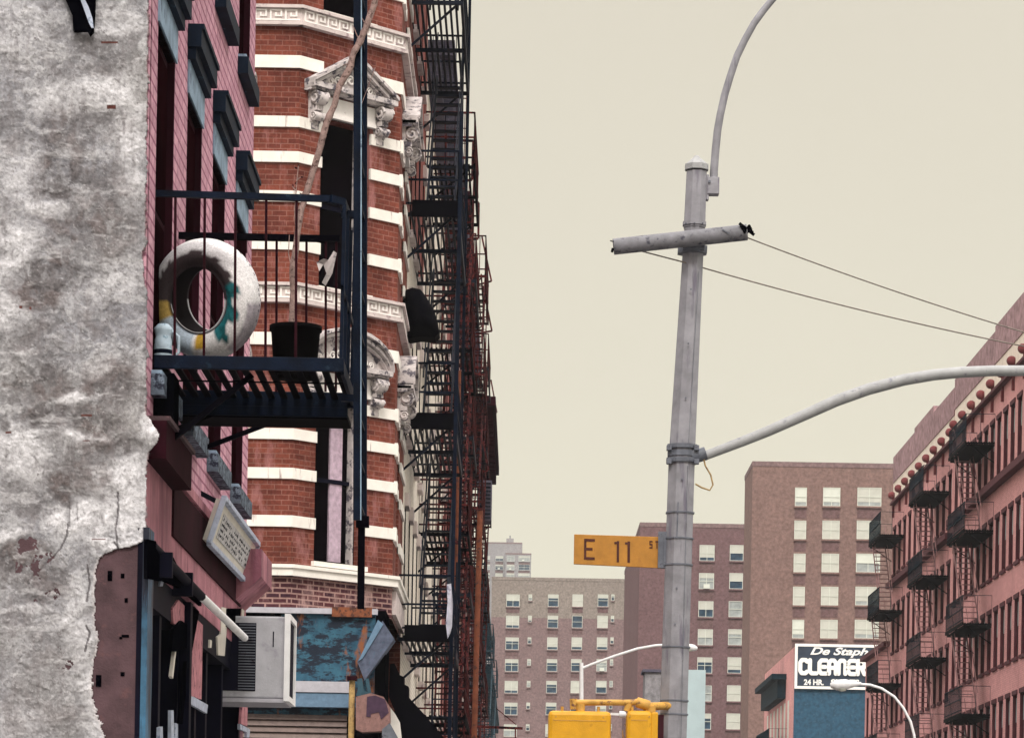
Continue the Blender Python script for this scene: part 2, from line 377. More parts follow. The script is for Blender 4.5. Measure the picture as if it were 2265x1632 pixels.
# ================================================================ NEAR LEFT BUILDING
XF = -2.11
YS = 17.35
LB = thing('corner_tenement', 'nearest tenement with peeling grey stucco side wall and pink painted brick front', 'building', (-6, 20, 0))
def vnoise(xs, ys, sc_, seed):
    rng = np.random.RandomState(seed); g = rng.rand(512, 512)
    x = xs * sc_ + 37.3; y = ys * sc_ + 91.7
    xi = np.floor(x).astype(int); yi = np.floor(y).astype(int); fx = x - xi; fy = y - yi
    fx = fx * fx * (3 - 2 * fx); fy = fy * fy * (3 - 2 * fy)
    a = g[xi % 512, yi % 512]; b = g[(xi + 1) % 512, yi % 512]; c = g[xi % 512, (yi + 1) % 512]; d = g[(xi + 1) % 512, (yi + 1) % 512]
    return (a * (1 - fx) + b * fx) * (1 - fy) + (c * (1 - fx) + d * fx) * fy
def fbm(xs, ys, sc_, seed, o=6, gain=.55):
    t = 0; a = 1; n = 0
    for i in range(o):
        t = t + a * vnoise(xs, ys, sc_ * 2 ** i, seed + i); n += a; a *= gain
    return t / n
def sst(x, a, b):
    t = np.clip((x - a) / (b - a), 0, 1); return t * t * (3 - 2 * t)
# stucco sheet: fine grid laid in photo-pixel sized cells (2.5 mm per px)
step = 2.2
gx = np.arange(-60, 372, step); gy = np.arange(-150, 1750, step)
GX, GY = np.meshgrid(gx, gy, indexing='ij')
wx = GX + 22 * (fbm(GX, GY, .02, 300, 4) - .5) * 2; wy = GY + 26 * (fbm(GX, GY, .018, 310, 4) - .5) * 2
n1 = fbm(GX, GY, .010, 1, 6, .6); n2 = fbm(GX, GY, .045, 20, 5, .6); n3 = fbm(GX, GY, .16, 40, 4, .7)
nst = fbm(GX, GY * .18, .09, 60, 4, .6); nh = fbm(GX * .25, GY, .05, 75, 4, .6)
def blob(cx, cy, rx, ry, soft=.35):
    d = np.sqrt(((wx - cx) / rx) ** 2 + ((wy - cy) / ry) ** 2); return 1 - sst(d, 1 - soft, 1 + soft)
dark = np.zeros_like(GX)
for (cx, cy, rx, ry, k) in [(150, 300, 60, 75, .8), (225, 270, 70, 40, .65), (130, 390, 60, 60, 1.0), (215, 440, 75, 90, .65), (160, 560, 85, 60, .55), (85, 640, 60, 55, 1.1),
        (135, 615, 55, 45, .9), (170, 500, 80, 40, .8), (255, 520, 60, 70, .6), (40, 300, 55, 45, .45), (230, 700, 45, 40, .5), (95, 760, 60, 50, .55), (220, 100, 60, 22, .75), (245, 145, 40, 30, .5), (230, 155, 60, 25, .4), (130, 330, 40, 60, .5),
        (110, 850, 60, 40, .8), (245, 850, 60, 55, .9), (110, 915, 55, 30, 1.0), (210, 930, 60, 30, 1.0), (250, 985, 70, 30, .9), (30, 840, 30, 15, .8), (15, 945, 18, 22, .8),
        (190, 1050, 55, 60, .75), (140, 1075, 35, 35, 1.1), (230, 1090, 45, 25, .7), (60, 1110, 60, 35, .6), (45, 1230, 70, 40, .9), (95, 1290, 60, 55, .7),
        (70, 1370, 60, 60, .45), (110, 1470, 70, 60, .45), (60, 1560, 70, 70, .4), (150, 1600, 60, 40, .5), (60, 1400, 90, 30, .4), (10, 470, 35, 40, .25)]:
    dark = np.maximum(dark, k * blob(cx, cy, rx, ry))
light = np.zeros_like(GX)
for (cx, cy, rx, ry, k) in [(235, 215, 55, 35, 1), (130, 225, 70, 35, .7), (285, 330, 35, 120, .7), (180, 440, 25, 30, .6), (105, 470, 50, 18, 1), (50, 400, 60, 80, .55), (40, 60, 70, 60, .35), (250, 60, 60, 45, .5),
        (30, 560, 55, 70, .7), (260, 640, 60, 40, .5), (20, 690, 50, 40, .5), (180, 880, 50, 14, 1), (240, 820, 40, 14, 1), (200, 965, 55, 12, 1), (40, 1000, 60, 60, .7), (280, 1080, 60, 70, 1), (180, 1150, 80, 35, .9), (20, 1180, 50, 12, .9),
        (300, 1170, 40, 40, 1), (250, 1205, 60, 18, 1.1), (350, 960, 30, 40, 1), (170, 1390, 40, 100, .6), (60, 1345, 60, 10, .8), (210, 1560, 30, 80, .8), (30, 1600, 60, 40, .5)]:
    light = np.maximum(light, k * blob(cx, cy, rx, ry, .5))
base = np.array([.345, .34, .365]); drk = np.array([.075, .065, .068]); lgt = np.array([.66, .65, .69]); brn = np.array([.105, .078, .076])
k = np.clip(n1 * .6 + n2 * .5 - .30, 0, 1)
C = base * (0.62 + .80 * k[..., None]) * (1 + .12 * (fbm(GX, GY, .006, 90, 3)[..., None] - .5) * np.array([1, .6, -.6]))
def layer(f, col, lo=0, hi=1):
    global C
    f = np.clip(f, lo, hi)[..., None]; C = C * (1 - f) + np.array(col) * f
# crisp flake layers of old paint and skim coat
fl = fbm(wx, wy, .028, 400, 7, .62); fl2 = fbm(wx, wy * .8, .06, 420, 6, .65); fl3 = fbm(GX, GY, .12, 440, 5, .7)
layer(.40 * sst(fl, .54, .57), (.47, .465, .49)); layer(.40 * (1 - sst(fl, .42, .45)), (.21, .20, .215)); layer(.25 * sst(fl2, .59, .62), (.60, .59, .62)); layer(.30 * (1 - sst(fl2, .37, .41)), (.17, .155, .16))
C = C * 1.0
f = np.clip(light * (1.3 * n2 + .25) * (.7 + .4 * sst(fl2, .40, .52)), 0, 1)[..., None]; C = C * (1 - f) + lgt * f
thr = sst(n2 * .5 + fl2 * .35 + nst * .25, .44, .60)
f = np.clip(dark * (.28 + .62 * thr), 0, .84)[..., None]
bb = .8 * sst(fbm(GX, GY, .02, 120, 4), .50, .62)[..., None]
C = C * (1 - f) + (drk * (1 - bb) + brn * bb) * f * (.7 + .7 * n3[..., None])
layer(.45 * sst(nst, .56, .66) * sst(n1, .40, .6), (.19, .175, .185)); layer(.35 * sst(nh, .62, .70), (.60, .59, .62)); layer(.6 * sst(n3, .74, .78), (.10, .08, .085)); layer(.3 * sst(fl3, .68, .73), (.60, .59, .62)); layer(.45 * (1 - sst(fl3, .30, .34)), (.13, .115, .12))
def crack(pts, wd, dk=.85):
    global C, REL
    d = np.full_like(GX, 1e9)
    for (a, b) in zip(pts[:-1], pts[1:]):
        ax, ay = a; bx, by = b; L2 = (bx - ax) ** 2 + (by - ay) ** 2
        t = np.clip(((GX - ax) * (bx - ax) + (GY - ay) * (by - ay)) / L2, 0, 1)
        d = np.minimum(d, np.hypot(GX - ax - t * (bx - ax) + 4 * (n3 - .5), GY - ay - t * (by - ay) + 4 * (n2 - .5)))
    f = ((1 - sst(d, wd * .4, wd * 1.4)) * dk)[..., None]; C = C * (1 - f) + np.array([.045, .035, .04]) * f
    REL = REL - (1 - sst(d, wd * .4, wd * 1.4)) * .004
REL = (n1 - .5) * .02 + (n2 - .5) * .012 + (n3 - .5) * .006 + .0035 * sst(fl, .545, .555) + .003 * sst(fl2, .60, .61) - .003 * (1 - sst(fl2, .375, .39)) + light * .006 - dark * .007
crack([(262, 1090), (264, 1125), (258, 1170), (262, 1215)], 2.2); crack([(152, 1160), (150, 1185), (135, 1215), (112, 1240)], 2.2)
crack([(255, 1200), (275, 1230), (305, 1250)], 2.4); crack([(155, 1112), (156, 1165)], 2, .6); crack([(172, 1115), (173, 1150)], 2, .5); crack([(194, 1330), (200, 1290), (195, 1250)], 2.4)
crack([(190, 1440), (200, 1400), (192, 1385)], 2.6); crack([(60, 1290), (110, 1240)], 1.6, .5)
for (x0, y0, x1, y1) in [(180, 918, 205, 922), (185, 975, 200, 978), (14, 955, 26, 960), (205, 1192, 235, 1196), (225, 95, 262, 100), (238, 235, 258, 245), (45, 678, 52, 684), (66, 680, 72, 686)]:
    m_ = (GX > x0) & (GX < x1) & (GY > y0) & (GY < y1); C[m_] = (.10, .035, .03)
# jagged outline
def edge(y):
    pts = [(-200, 333), (0, 331), (250, 328), (430, 326), (540, 324), (560, 318), (620, 321), (650, 327), (880, 326), (918, 326), (935, 340), (965, 358), (985, 352), (1005, 330), (1060, 326), (1150, 326), (1188, 330), (1200, 318),
           (1206, 300), (1212, 290), (1216, 262), (1222, 250), (1228, 235), (1238, 222), (1262, 215), (1330, 212), (1420, 218), (1500, 205), (1580, 215), (1600, 228), (1700, 238), (1800, 240)]
    return np.interp(y, [p[0] for p in pts], [p[1] for p in pts])
jag = 9 * (fbm(GX * 0, GY, .06, 200, 5, .7) - .5)
EE = edge(GY) + jag * (1 + .8 * (GY > 1180))
inside = GX < EE
edist = EE - GX
f = (.75 * (1 - sst(edist, 0, 9)) * (GY > 1180))[..., None]; C = C * (1 - f) + np.array([.6, .56, .58]) * f
f = (.7 * (1 - sst(edist, 0, 5)) * (n2 > .5) * (GY < 1180))[..., None]; C = C * (1 - f) + np.array([.18, .06, .07]) * f
mb = MB()
ny = len(gy); idx = lambda i, j: i * ny + j
cells = []
for i in range(len(gx) - 1):
    for j in range(ny - 1):
        if inside[i, j] and inside[i + 1, j] and inside[i, j + 1] and inside[i + 1, j + 1]: cells.append((idx(i, j), idx(i, j + 1), idx(i + 1, j + 1), idx(i + 1, j)))
U = GX - CX; V = CY - GY; cr_, sr_ = math.cos(ROLL), math.sin(ROLL)
WX = (U * cr_ - V * sr_) * YS / F; WZ = EYE + (U * sr_ + V * cr_) * YS / F
WY = YS - REL - .03 - .05 * np.exp(-((GX - 345) ** 2 + (GY - 965) ** 2) / 900)
nvt = GX.size
mb.v = list(zip(WX.ravel(), WY.ravel(), WZ.ravel())); mb.f = cells; mb.mi = [0] * len(cells); mb.smooth = [True] * len(cells)
so = mb.build('stucco_wall', 'stucco', LB, cols=np.clip(((C / .34) ** .98 * .315).reshape(-1, 3), 0, 1))
so.modifiers.new('thick', 'SOLIDIFY').thickness = .02; so.modifiers['thick'].offset = 1 if False else -1
mb = MB(); mb.box((-9, YS - .02, 0), (P(-58, 800, YS).x, YS + .1, 12)); mb.build('side_wall', paint('stucco_plain', (.34, .33, .35), .95, .3, 3, (.12, .10, .10), .6), LB)
mb = MB(); mb.box((-9, YS + .002, 3.55), (XF - .004, YS + .09, 12)); mb.build('wall_core', 'pink_brick', LB)
# brown exposed plaster pier below the torn stucco
mb = MB()
a = P(150, 1632, YS).x; b = P(318, 1400, YS).x
mb.box((a - .3, YS - .022, 0), (b + .005, YS + .05, 3.62)); mb.build('exposed_pier', 'brown_plaster', LB, label='brown exposed plaster pier where the grey stucco has broken away')
mb = MB()
for (px, py, w_, h_) in [(243, 1273, 10, 22), (271, 1273, 8, 10), (279, 1327, 7, 10), (277, 1406, 16, 6), (218, 1505, 12, 26), (271, 1490, 9, 9), (267, 1410, 6, 5)]:
    p = P(px, py, YS - .026); s_ = YS / F / 2; mb.box((p.x - w_ * s_, YS - .026, p.z - h_ * s_), (p.x + w_ * s_, YS - .0225, p.z + h_ * s_))
mb.build('patch', 'black', LB)
mb = MB()
x0 = P(303, 1400, YS).x
mb.box((x0, YS - .032, 0), (x0 + .028, YS + .2, 3.60), 0); mb.box((x0 + .03, YS - .05, 0), (x0 + .062, YS + .2, 3.60), 1)
mb.build('corner_strip', ['frame_black', 'blue_metal'], LB, label='flaking blue metal corner strip')
# pink brick front (normal +X)
FP = Face((XF, 0), (0, 1), (1, 0))
YE = 23.85
WY0 = [17.70, 19.27, 20.85, 22.52]; WW = .86
holes = [(y, y + WW, 4.50, 6.47) for y in WY0] + [(y, y + WW, 7.55, 9.50) for y in WY0]
mb = MB(); FP.wall(mb, YS + .05, YE, 4.06, 12.0, holes, .07, 0, 1)
mb.box((-9, YS + .1, 0), (XF - .3, YE, 11.99)); mb.quad((XF, YE, 0), (-9, YE, 0), (-9, YE, 12), (XF, YE, 12))
mb.build('front_wall', ['pink_brick', 'dark_maroon'], LB)
def near_window(y, zb, zt, first, sm='hood'):
    mb = MB(); FP.box(mb, y, y + WW, zb, zt, -.07, -.045, 0)
    fr = mb.build('window', 'dark_maroon', LB)
    mb = MB(); FP.box(mb, y + .05, y + WW - .05, zb + .06, (zb + zt) / 2 - .02, -.045, -.041, 0); FP.box(mb, y + .05, y + WW - .05, (zb + zt) / 2 + .02, zt - .06, -.045, -.037, 0)
    mb.build('pane', 'maroon_glass', fr)
    mb = MB(); FP.box(mb, y - .03, y + WW + .03, zt, zt + .20, -.10, .012); mb.build('lintel', 'blue_lintel', fr)
    mb = MB()
    FP.box(mb, y - .05, y + WW + .05, zt + .20, zt + .27, .0, .05); FP.box(mb, y - .07, y + WW + .07, zt + .27, zt + .38, .0, .085); FP.box(mb, y - .06, y + WW + .06, zt + .38, zt + .41, 0, .10)
    mb.build('hood', 'hood', fr)
    mb = MB(); FP.box(mb, y - .05, y + WW + .05, zb - .12, zb, .0, .075); FP.box(mb, y - .04, y + WW + .04, zb, zb + .02, .0, .06, 1); mb.build('sill', [sm, 'blue_lintel'], fr)
    return fr
pw = near_window(WY0[0], 4.50, 6.47, True, 'worn_sill')
for i, y in enumerate(WY0[1:]): dup(pw, LB, (0, y - WY0[0], 0))
pu = near_window(WY0[0], 7.55, 9.52, True)
for i, y in enumerate(WY0[1:]): dup(pu, LB, (0, y - WY0[0], 0))
# storefront cornice, painted board shadow and stucco fascia
mb = MB(); FP.box(mb, YS + .02, YE, 3.42, 4.06, -.05, .006); FP.box(mb, YS + .02, YE, 4.06, 4.12, -.05, .03, 0)
mb.build('fascia', 'pink_stucco', LB)
mb = MB()
FP.box(mb, YS + .05, 18.75, 3.99, 4.20, .006, .12, 0); FP.box(mb, YS + .05, 18.75, 4.20, 4.225, .006, .14, 1); FP.box(mb, 18.75, 23.3, 3.72, 4.04, .006, .02, 0)  # long flat maroon strip stands for the shadow under the notice board
FP.box(mb, 22.85, YE - .05, 3.90, 4.10, .0, .20, 2); mb.prism([FP.p(22.85, 3.72, .006), FP.p(22.85, 3.90, .006), FP.p(22.85, 3.90, .20)], (0, .85, 0), 2)
mb.build('cornice_and_board_shadow', ['dark_maroon', 'brown_plaster', 'pink_stucco'], LB)
# storefront recess
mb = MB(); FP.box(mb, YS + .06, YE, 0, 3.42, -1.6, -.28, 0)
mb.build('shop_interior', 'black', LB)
def onwall(name, m, polys, X=-2.098, t=.02):
    for pl in polys:
        mb = MB(); mb.prism([PX(x, y, X) for x, y in pl], (-t, 0, 0)); mb.build(name, m, LB)
onwall('door_panel', 'pink_panel', [[(395, 1326), (428, 1358), (428, 1402), (384, 1378), (382, 1345)], [(437, 1370), (449, 1382), (446, 1546), (412, 1535), (425, 1430)], [(536, 1560), (548, 1562), (547, 1605), (533, 1600)]])
onwall('door_trim', 'board_frame', [[(411, 1530), (460, 1558), (458, 1577), (409, 1549)], [(531, 1600), (553, 1612), (552, 1630), (546, 1630), (546, 1618), (531, 1612)], [(352, 1262), (367, 1265), (360, 1296), (354, 1296), (358, 1270)], [(379, 1570), (384, 1570), (386, 1660), (378, 1660)], [(388, 1598), (394, 1600), (394, 1660), (388, 1660)], [(354, 1608), (360, 1606), (361, 1660), (353, 1660)]])
onwall('pale_board', 'board_cream', [[(490, 1342), (505, 1345), (497, 1450), (483, 1448), (481, 1408), (489, 1402)], [(536, 1345), (541, 1345), (537, 1398), (532, 1393)], [(387, 1440), (390, 1438), (383, 1500), (380, 1495)], [(465, 1414), (469, 1416), (468, 1432), (464, 1432)]])
onwall('sash', 'black', [[(430, 1340), (441, 1352), (425, 1440), (408, 1560), (404, 1600), (398, 1600), (415, 1440)], [(506, 1345), (534, 1345), (526, 1400), (505, 1385)], [(385, 1390), (402, 1372), (420, 1384), (418, 1430), (395, 1440), (380, 1440)]], X=-2.08)
onwall('peeled_edge', 'black', [[(326, 1192), (345, 1196), (352, 1218), (372, 1232), (384, 1232), (398, 1262), (420, 1290), (446, 1318), (446, 1340), (400, 1300), (365, 1285), (326, 1280)]], X=-2.06)
mb = MB()
for y in (17.6, 18.45, 19.45, 20.5, 21.2, 22.3, 23.7): FP.box(mb, y, y + .10, 0, 3.42, -.28, -.02, 0)
FP.box(mb, YS + .06, 23.8, 3.22, 3.42, -.2, .0, 0)
for y in (17.9, 18.15, 18.3, 18.6): FP.box(mb, y, y + .03, 0, 2.35, -.25, -.2, 1)
FP.box(mb, 19.5, 19.62, 2.0, 3.4, -.02, .05, 0)
mb.build('shop_frame', ['frame_black', 'blue_metal'], LB)
mb = MB(); mb.tube([P(335, 1205, 17.6), P(445, 1318, 19.5)], .03, 8, 0); mb.tube([P(445, 1318, 19.5), P(541, 1410, 22.6)], .028, 8, 1)
for y in (17.8, 18.9): FP.box(mb, y, y + .05, 3.38, 3.52, 0, .12, 0)
mb.build('awning_roller', ['frame_black', 'white_frame'], LB, label='thin pale awning roller bar over the shop front')
# dark small window in the stucco wall, top left
OW = thing('black_shutter', 'black shutter end with blue grey edge hanging high on the stucco wall', 'shutter', P(180, 60, YS - .05))
mb = MB(); pl = [(120, -60), (145, 0), (160, 35), (162, 68), (192, 68), (198, 78), (206, 70), (209, 30), (211, -60)]
mb.prism([P(x, y, YS - .07) for x, y in pl], (0, .05, 0)); mb.build('panel', 'black', OW)
mb = MB(); pl = [(178, 0), (186, 22), (196, 50), (202, 62), (207, 62), (204, 40), (196, 16), (188, 0), (180, -30), (168, -30)]
mb.prism([P(x, y, YS - .085) for x, y in pl], (0, .013, 0)); mb.build('edge_strip', 'board_frame', OW)
# ---- sign board on the storefront cornice
bl, tl = P(459, 1199, 20.4), P(492, 1100, 20.4); br, tr = P(544, 1289, 23.2), P(568, 1203, 23.2)
SB = thing('framed_board', 'long cream notice board in a blue grey frame, leaning out over the pink shop front', 'sign', bl)
nrm = (br - bl).cross(tl - bl).normalized();  nrm = nrm if nrm.x > 0 else -nrm
def bq(u, v, d): return bl.lerp(br, u).lerp(tl.lerp(tr, u), v) + nrm * d
mb = MB(); mb.prism([bq(0.01, 0.04, 0), bq(.99, 0.04, 0), bq(.99, .96, 0), bq(.01, .96, 0)], -nrm * .04); mb.build('board', 'board_cream', SB)
mb = MB(); mb.prism([bq(.12, .24, .001), bq(.90, .24, .001), bq(.90, .78, .001), bq(.12, .78, .001)], nrm * .003)
random.seed(3)
pm = mb.build('printed_field', 'board_print', SB)
mb = MB()
for r_ in range(4):                      # worn lettering strokes, no longer readable
    u = .14
    while u < .88:
        w_ = random.uniform(.006, .02); v = .30 + r_ * .115
        if random.random() < .72: mb.prism([bq(u, v, .004), bq(u + w_, v + random.uniform(-.01, .02), .004), bq(u + w_ * .9, v + random.uniform(.04, .08), .004), bq(u, v + .05, .004)], nrm * .002)
        u += w_ + random.uniform(.004, .02)
mb.build('worn_lettering', 'ac_dark', SB)
mb = MB(); w_ = .022
for a, b in ((bq(0, 0, .01), bq(1, 0, .01)), (bq(0, 1, .01), bq(1, 1, .01)), (bq(0, 0, .01), bq(0, 1, .01)), (bq(1, 0, .01), bq(1, 1, .01))): mb.bar(a, b, .035, .035)
mb.build('frame', 'board_frame', SB, bevel=.004)
mb = MB(); mb.bar(bq(.03, .9, -.03), bq(.03, .9, -.03) + Vector((-.12, 0, .06)), .03); mb.bar(bq(.9, .9, -.03), bq(.9, .9, -.03) + Vector((-.1, 0, .06)), .03); mb.build('bracket', 'iron', SB)
# ---- air conditioner
zA = 22.75; a = P(636, 1362, zA); b = P(508, 1543, zA)
AC = thing('air_conditioner', 'boxy pale grey air conditioner jutting from the dark shop front', 'air conditioner', (XF, zA + .3, b.z))
ax0 = XF - .2; ax1 = P(632, 1450, zA).x; z0, z1 = P(570, 1543, zA).z, P(570, 1362, zA).z
mb = MB(); mb.box((ax0, zA, z0), (ax1, zA + .62, z1)); mb.build('case', 'ac_white', AC, bevel=.012)
gx0, gx1 = P(537, 1450, zA).x, P(566, 1450, zA).x
mb = MB(); mb.box((ax0 + .02, zA - .004, z0 + .05), (gx1, zA - .001, z1 - .05), 0)
zz = z0 + .06
while zz < z1 - .06: mb.box((gx0 - .03, zA - .014, zz), (gx1 - .004, zA - .004, zz + .008), 1); zz += .02
mb.build('grille', ['ac_dark', 'steel_dark'], AC)
mb = MB(); xx = P(605, 1400, zA).x; zt_ = P(605, 1396, zA).z; mb.box((xx - .004, zA - .004, zt_ - .11), (xx + .004, zA - .001, zt_)); mb.build('seam', 'ac_dark', AC)
mb = MB()
for (y0, y1, c0, c1) in ((zA - .02, zA + .02, z0 - .02, z1 + .02), (zA + .6, zA + .64, z0 - .02, z1 + .02)): mb.box((ax1 - .01, y0, c0), (ax1 + .03, y1, c1))
mb.box((ax1 - .01, zA + .02, z0 - .02), (ax1 + .03, zA + .6, z0 + .02)); mb.box((ax1 - .01, zA + .02, z1 - .02), (ax1 + .03, zA + .6, z1 + .02))
mb.build('face_frame', 'white_frame', AC)
mb = MB(); mb.box((ax1 + .001, zA + .02, z0 + .02), (ax1 + .012, zA + .6, z1 - .02)); mb.build('filter_panel', 'ac_dark', AC)
mb = MB(); mb.box((ax0, zA - .01, z0 - .03), (ax1, zA + .62, z0 - .003)); mb.build('shelf', 'pale_fascia', AC)
# ================================================================ NEAR FIRE ESCAPE
FE = thing('fire_escape', 'near navy iron balcony fire escape holding a tyre and a pot', 'fire escape', (XF, 18.4, 4.6), 'iron fire escapes')
ya, yb = 17.80, 18.92
xo = P(757, 620, ya).x
fz = P(560, 806, ya).z; rt = P(560, 436, ya).z
xi = XF + .0
mb = MB()
n = 13
for i in range(n + 1):
    x = xi + .04 + (xo - xi - .06) * i / n; mb.box((x - .019, ya, fz - .012), (x + .019, yb, fz + .002))
mb.box((xi, ya + .5, fz - .02), (xo, ya + .52, fz - .0125))
mb.build('platform', 'iron_black', FE)
mb = MB(); mb.box((xi, ya - .03, fz - .035), (xo + .02, ya + .0, fz + .04)); mb.box((xi, yb, fz - .06), (xo + .02, yb + .03, fz + .03)); mb.box((xo - .002, ya, fz - .05), (xo + .02, yb, fz + .03))
mb.box((xi, yb - .02, fz - .12), (xo - .02, yb + .02, fz - .062)); mb.build('platform_frame', 'iron_blue', FE, bevel=.004)
mb = MB()
mb.bar(P(338, 428, ya), P(728, 440, ya), .032, .035); mb.bar(P(728, 440, ya), P(758, 448, ya + .08), .045, .04); mb.bar(P(758, 448, ya + .08), P(770, 478, yb), .035, .04)
mb.bar(P(384, 521, yb), P(752, 529, yb), .05, .035, mi=1)
for px in (388, 453, 521, 589, 656): mb.bar(P(px, 430, ya), P(px - 2, 800, ya), .014, .014, mi=2)
for px in (612, 678, 721, 744): mb.bar(P(px, 530, yb), P(px - 1, 866, yb), .014, .014, mi=2)
for px in (430, 470, 545): mb.bar(P(px, 528, yb), P(px, 560, yb), .008, .008, mi=2)
for y in (ya + .01, ya + .35, ya + .7, yb): mb.bar((xo, y, fz), (xo + .005, y, rt - .03), .02, .02, mi=0)
mb.bar((xo, ya, rt - .5), (xo, yb, rt - .5), .012, .03)
mb.bar(P(384, 521, yb), P(384, 521, yb) + Vector((-.16, 0, 0)), .03, .03, mi=1)
mb.build('railing', ['iron_blue', 'iron_black', 'bar_maroon'], FE)
mb = MB()
mb.bar(P(340, 966, yb), P(519, 900, yb), .022, .022); mb.build('bracket', 'iron_black', FE); mb = MB(); mb.bar(P(428, 1000, 20.1), P(590, 938, 20.1), .028, .028); mb.bar(P(588, 938, 20.1), P(634, 905, 20.1), .03, .03)
mb.box((xi, 20.05, P(600, 905, 20.1).z - .0), (xo - .35, 20.15, P(600, 905, 20.1).z + .03))
mb.build('bracket', 'iron_black', FE); mb = MB()
mb.bar((xi + .01, ya + .05, fz - .5), (xo - .5, ya + .05, fz - .05), .03, .03)
mb.box((xi, yb, fz - .13), (xo - .02, 19.3, fz - .10))
mb.build('bracket', 'iron_black', FE)
# black stub under the platform against the stucco
mb = MB(); mb.box((XF, ya - .02, fz - .40), (P(385, 880, ya).x, ya + .25, fz - .06)); mb.prism([P(336, 890, ya), P(385, 890, ya), P(372, 948, ya), P(350, 925, ya), P(334, 915, ya)], (0, .2, 0)); mb.build('wall_anchor', 'black', FE)
mb = MB()
mb.bar(P(790.5, -140, 18.2), P(789.5, 1150, 18.2), .042, .030, 0); mb.bar(P(805, -140, 18.62), P(804, 1150, 18.62), .040, .030, 0)
mb.bar(P(799.5, -140, 18.17), P(798, 1150, 18.17), .006, .012, 1)  # thin pale blue bar stands for a highlight between the rails
mb.bar(P(800, 1150, 18.4), P(798, 1346, 18.4), .040, .035, 2); mb.bar(P(802, 1142, 18.4), P(802, 1166, 18.4), .075, .06, 2)
for k_ in range(14):
    q = k_ / 13; a = P(797, -120 + 1240 * q, 18.2); mb.bar(a, a + Vector((0, .42, 0)), .014, .014, 0)
mb.build('drop_ladder', ['iron_blue', 'blue_lintel', 'iron_black'], FE, label='tall drop ladder seen edge on beside the balcony')
mb = MB()
for py in (474, 880): mb.bar(P(755, py, 18.3), P(795, py + 2, 18.3), .05, .04)
mb.build('ladder_clamp', 'iron_blue', FE)
# ---- tyre
tcx = P(456, 662, 18.3); axv = Vector((-.45, -.86, -.20)).normalized()
TY = thing('painted_tyre', 'worn white painted tyre with teal and yellow patches standing on the fire escape', 'tyre', tcx)
prof = []
for q in range(25):
    t_ = math.pi * (q / 24) * 1.5 - math.pi * .25
    prof.append((.256 + .090 * math.sin(t_), -.115 * math.cos(t_)))
ri = [(.184, .095), (.186, .080), (.235, .06), (.28, .03), (.28, -.03), (.235, -.06), (.186, -.080), (.184, -.095)]
prof = prof + ri
mb = MB(); NS = 72; mb.lathe(tcx, axv, prof, NS, 0, close=True)
cols = np.zeros((len(mb.v), 3)); rng = np.random.RandomState(5); nzz = rng.rand(len(mb.v))
upv = Vector((0, 0, 1)) - axv * axv.z; upv.normalize(); rtv = upv.cross(axv).normalized()
for i, v in enumerate(mb.v):
    d = Vector(v) - tcx; hgt = d.dot(axv); rad = (d - axv * hgt); r_ = rad.length
    ang = math.degrees(math.atan2(rad.dot(upv), rad.dot(rtv)))     # 0 = right, 90 = up
    rx = rad.x
    ang = math.degrees(math.atan2(rad.z, math.copysign(math.hypot(rad.x, rad.y), rad.x)))
    j = i % len(prof); c = np.array([.80, .78, .80]) * (.9 + .12 * nzz[i])
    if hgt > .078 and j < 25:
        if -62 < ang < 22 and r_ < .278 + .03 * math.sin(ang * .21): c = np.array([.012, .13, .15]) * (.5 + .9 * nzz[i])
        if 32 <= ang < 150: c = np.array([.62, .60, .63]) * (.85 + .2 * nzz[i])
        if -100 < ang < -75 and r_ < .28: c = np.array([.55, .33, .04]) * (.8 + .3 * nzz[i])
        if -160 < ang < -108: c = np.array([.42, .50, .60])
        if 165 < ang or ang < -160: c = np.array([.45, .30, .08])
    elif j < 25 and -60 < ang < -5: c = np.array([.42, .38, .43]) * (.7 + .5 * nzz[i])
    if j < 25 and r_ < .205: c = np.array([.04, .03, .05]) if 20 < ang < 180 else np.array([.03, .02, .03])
    if hgt > -.06 and j < 25 and r_ < .262 + .02 * nzz[i] and 15 < ang < 178: c = np.array([.05, .035, .04])  # inner top darkened: grime and shading put into the colour
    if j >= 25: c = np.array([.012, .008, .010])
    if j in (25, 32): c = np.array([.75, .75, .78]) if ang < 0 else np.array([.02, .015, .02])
    cols[i] = c
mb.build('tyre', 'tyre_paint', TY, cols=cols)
mb = MB()   # tread lug dimples
for s_ in range(72):
    th = R(s_ * 5)
    for q_, t_ in enumerate((R(38), R(58), R(76))):
        if (s_ * 7 + q_ * 5) % 3 == 0 or (s_ * 11 + q_) % 7 < 2: continue
        d = (upv * math.sin(th) + rtv * math.cos(th)); nn = (d * math.sin(t_) / .085 - axv * math.cos(t_) / .115).normalized()
        c0 = tcx + d * (.256 + .090 * math.sin(t_)) - axv * .115 * math.cos(t_); tg = d.cross(axv).normalized()
        mb.obox(c0, tg * .008, nn.cross(tg) * .003, nn * .0012)
mb.build('tread_mark', 'plum', TY)
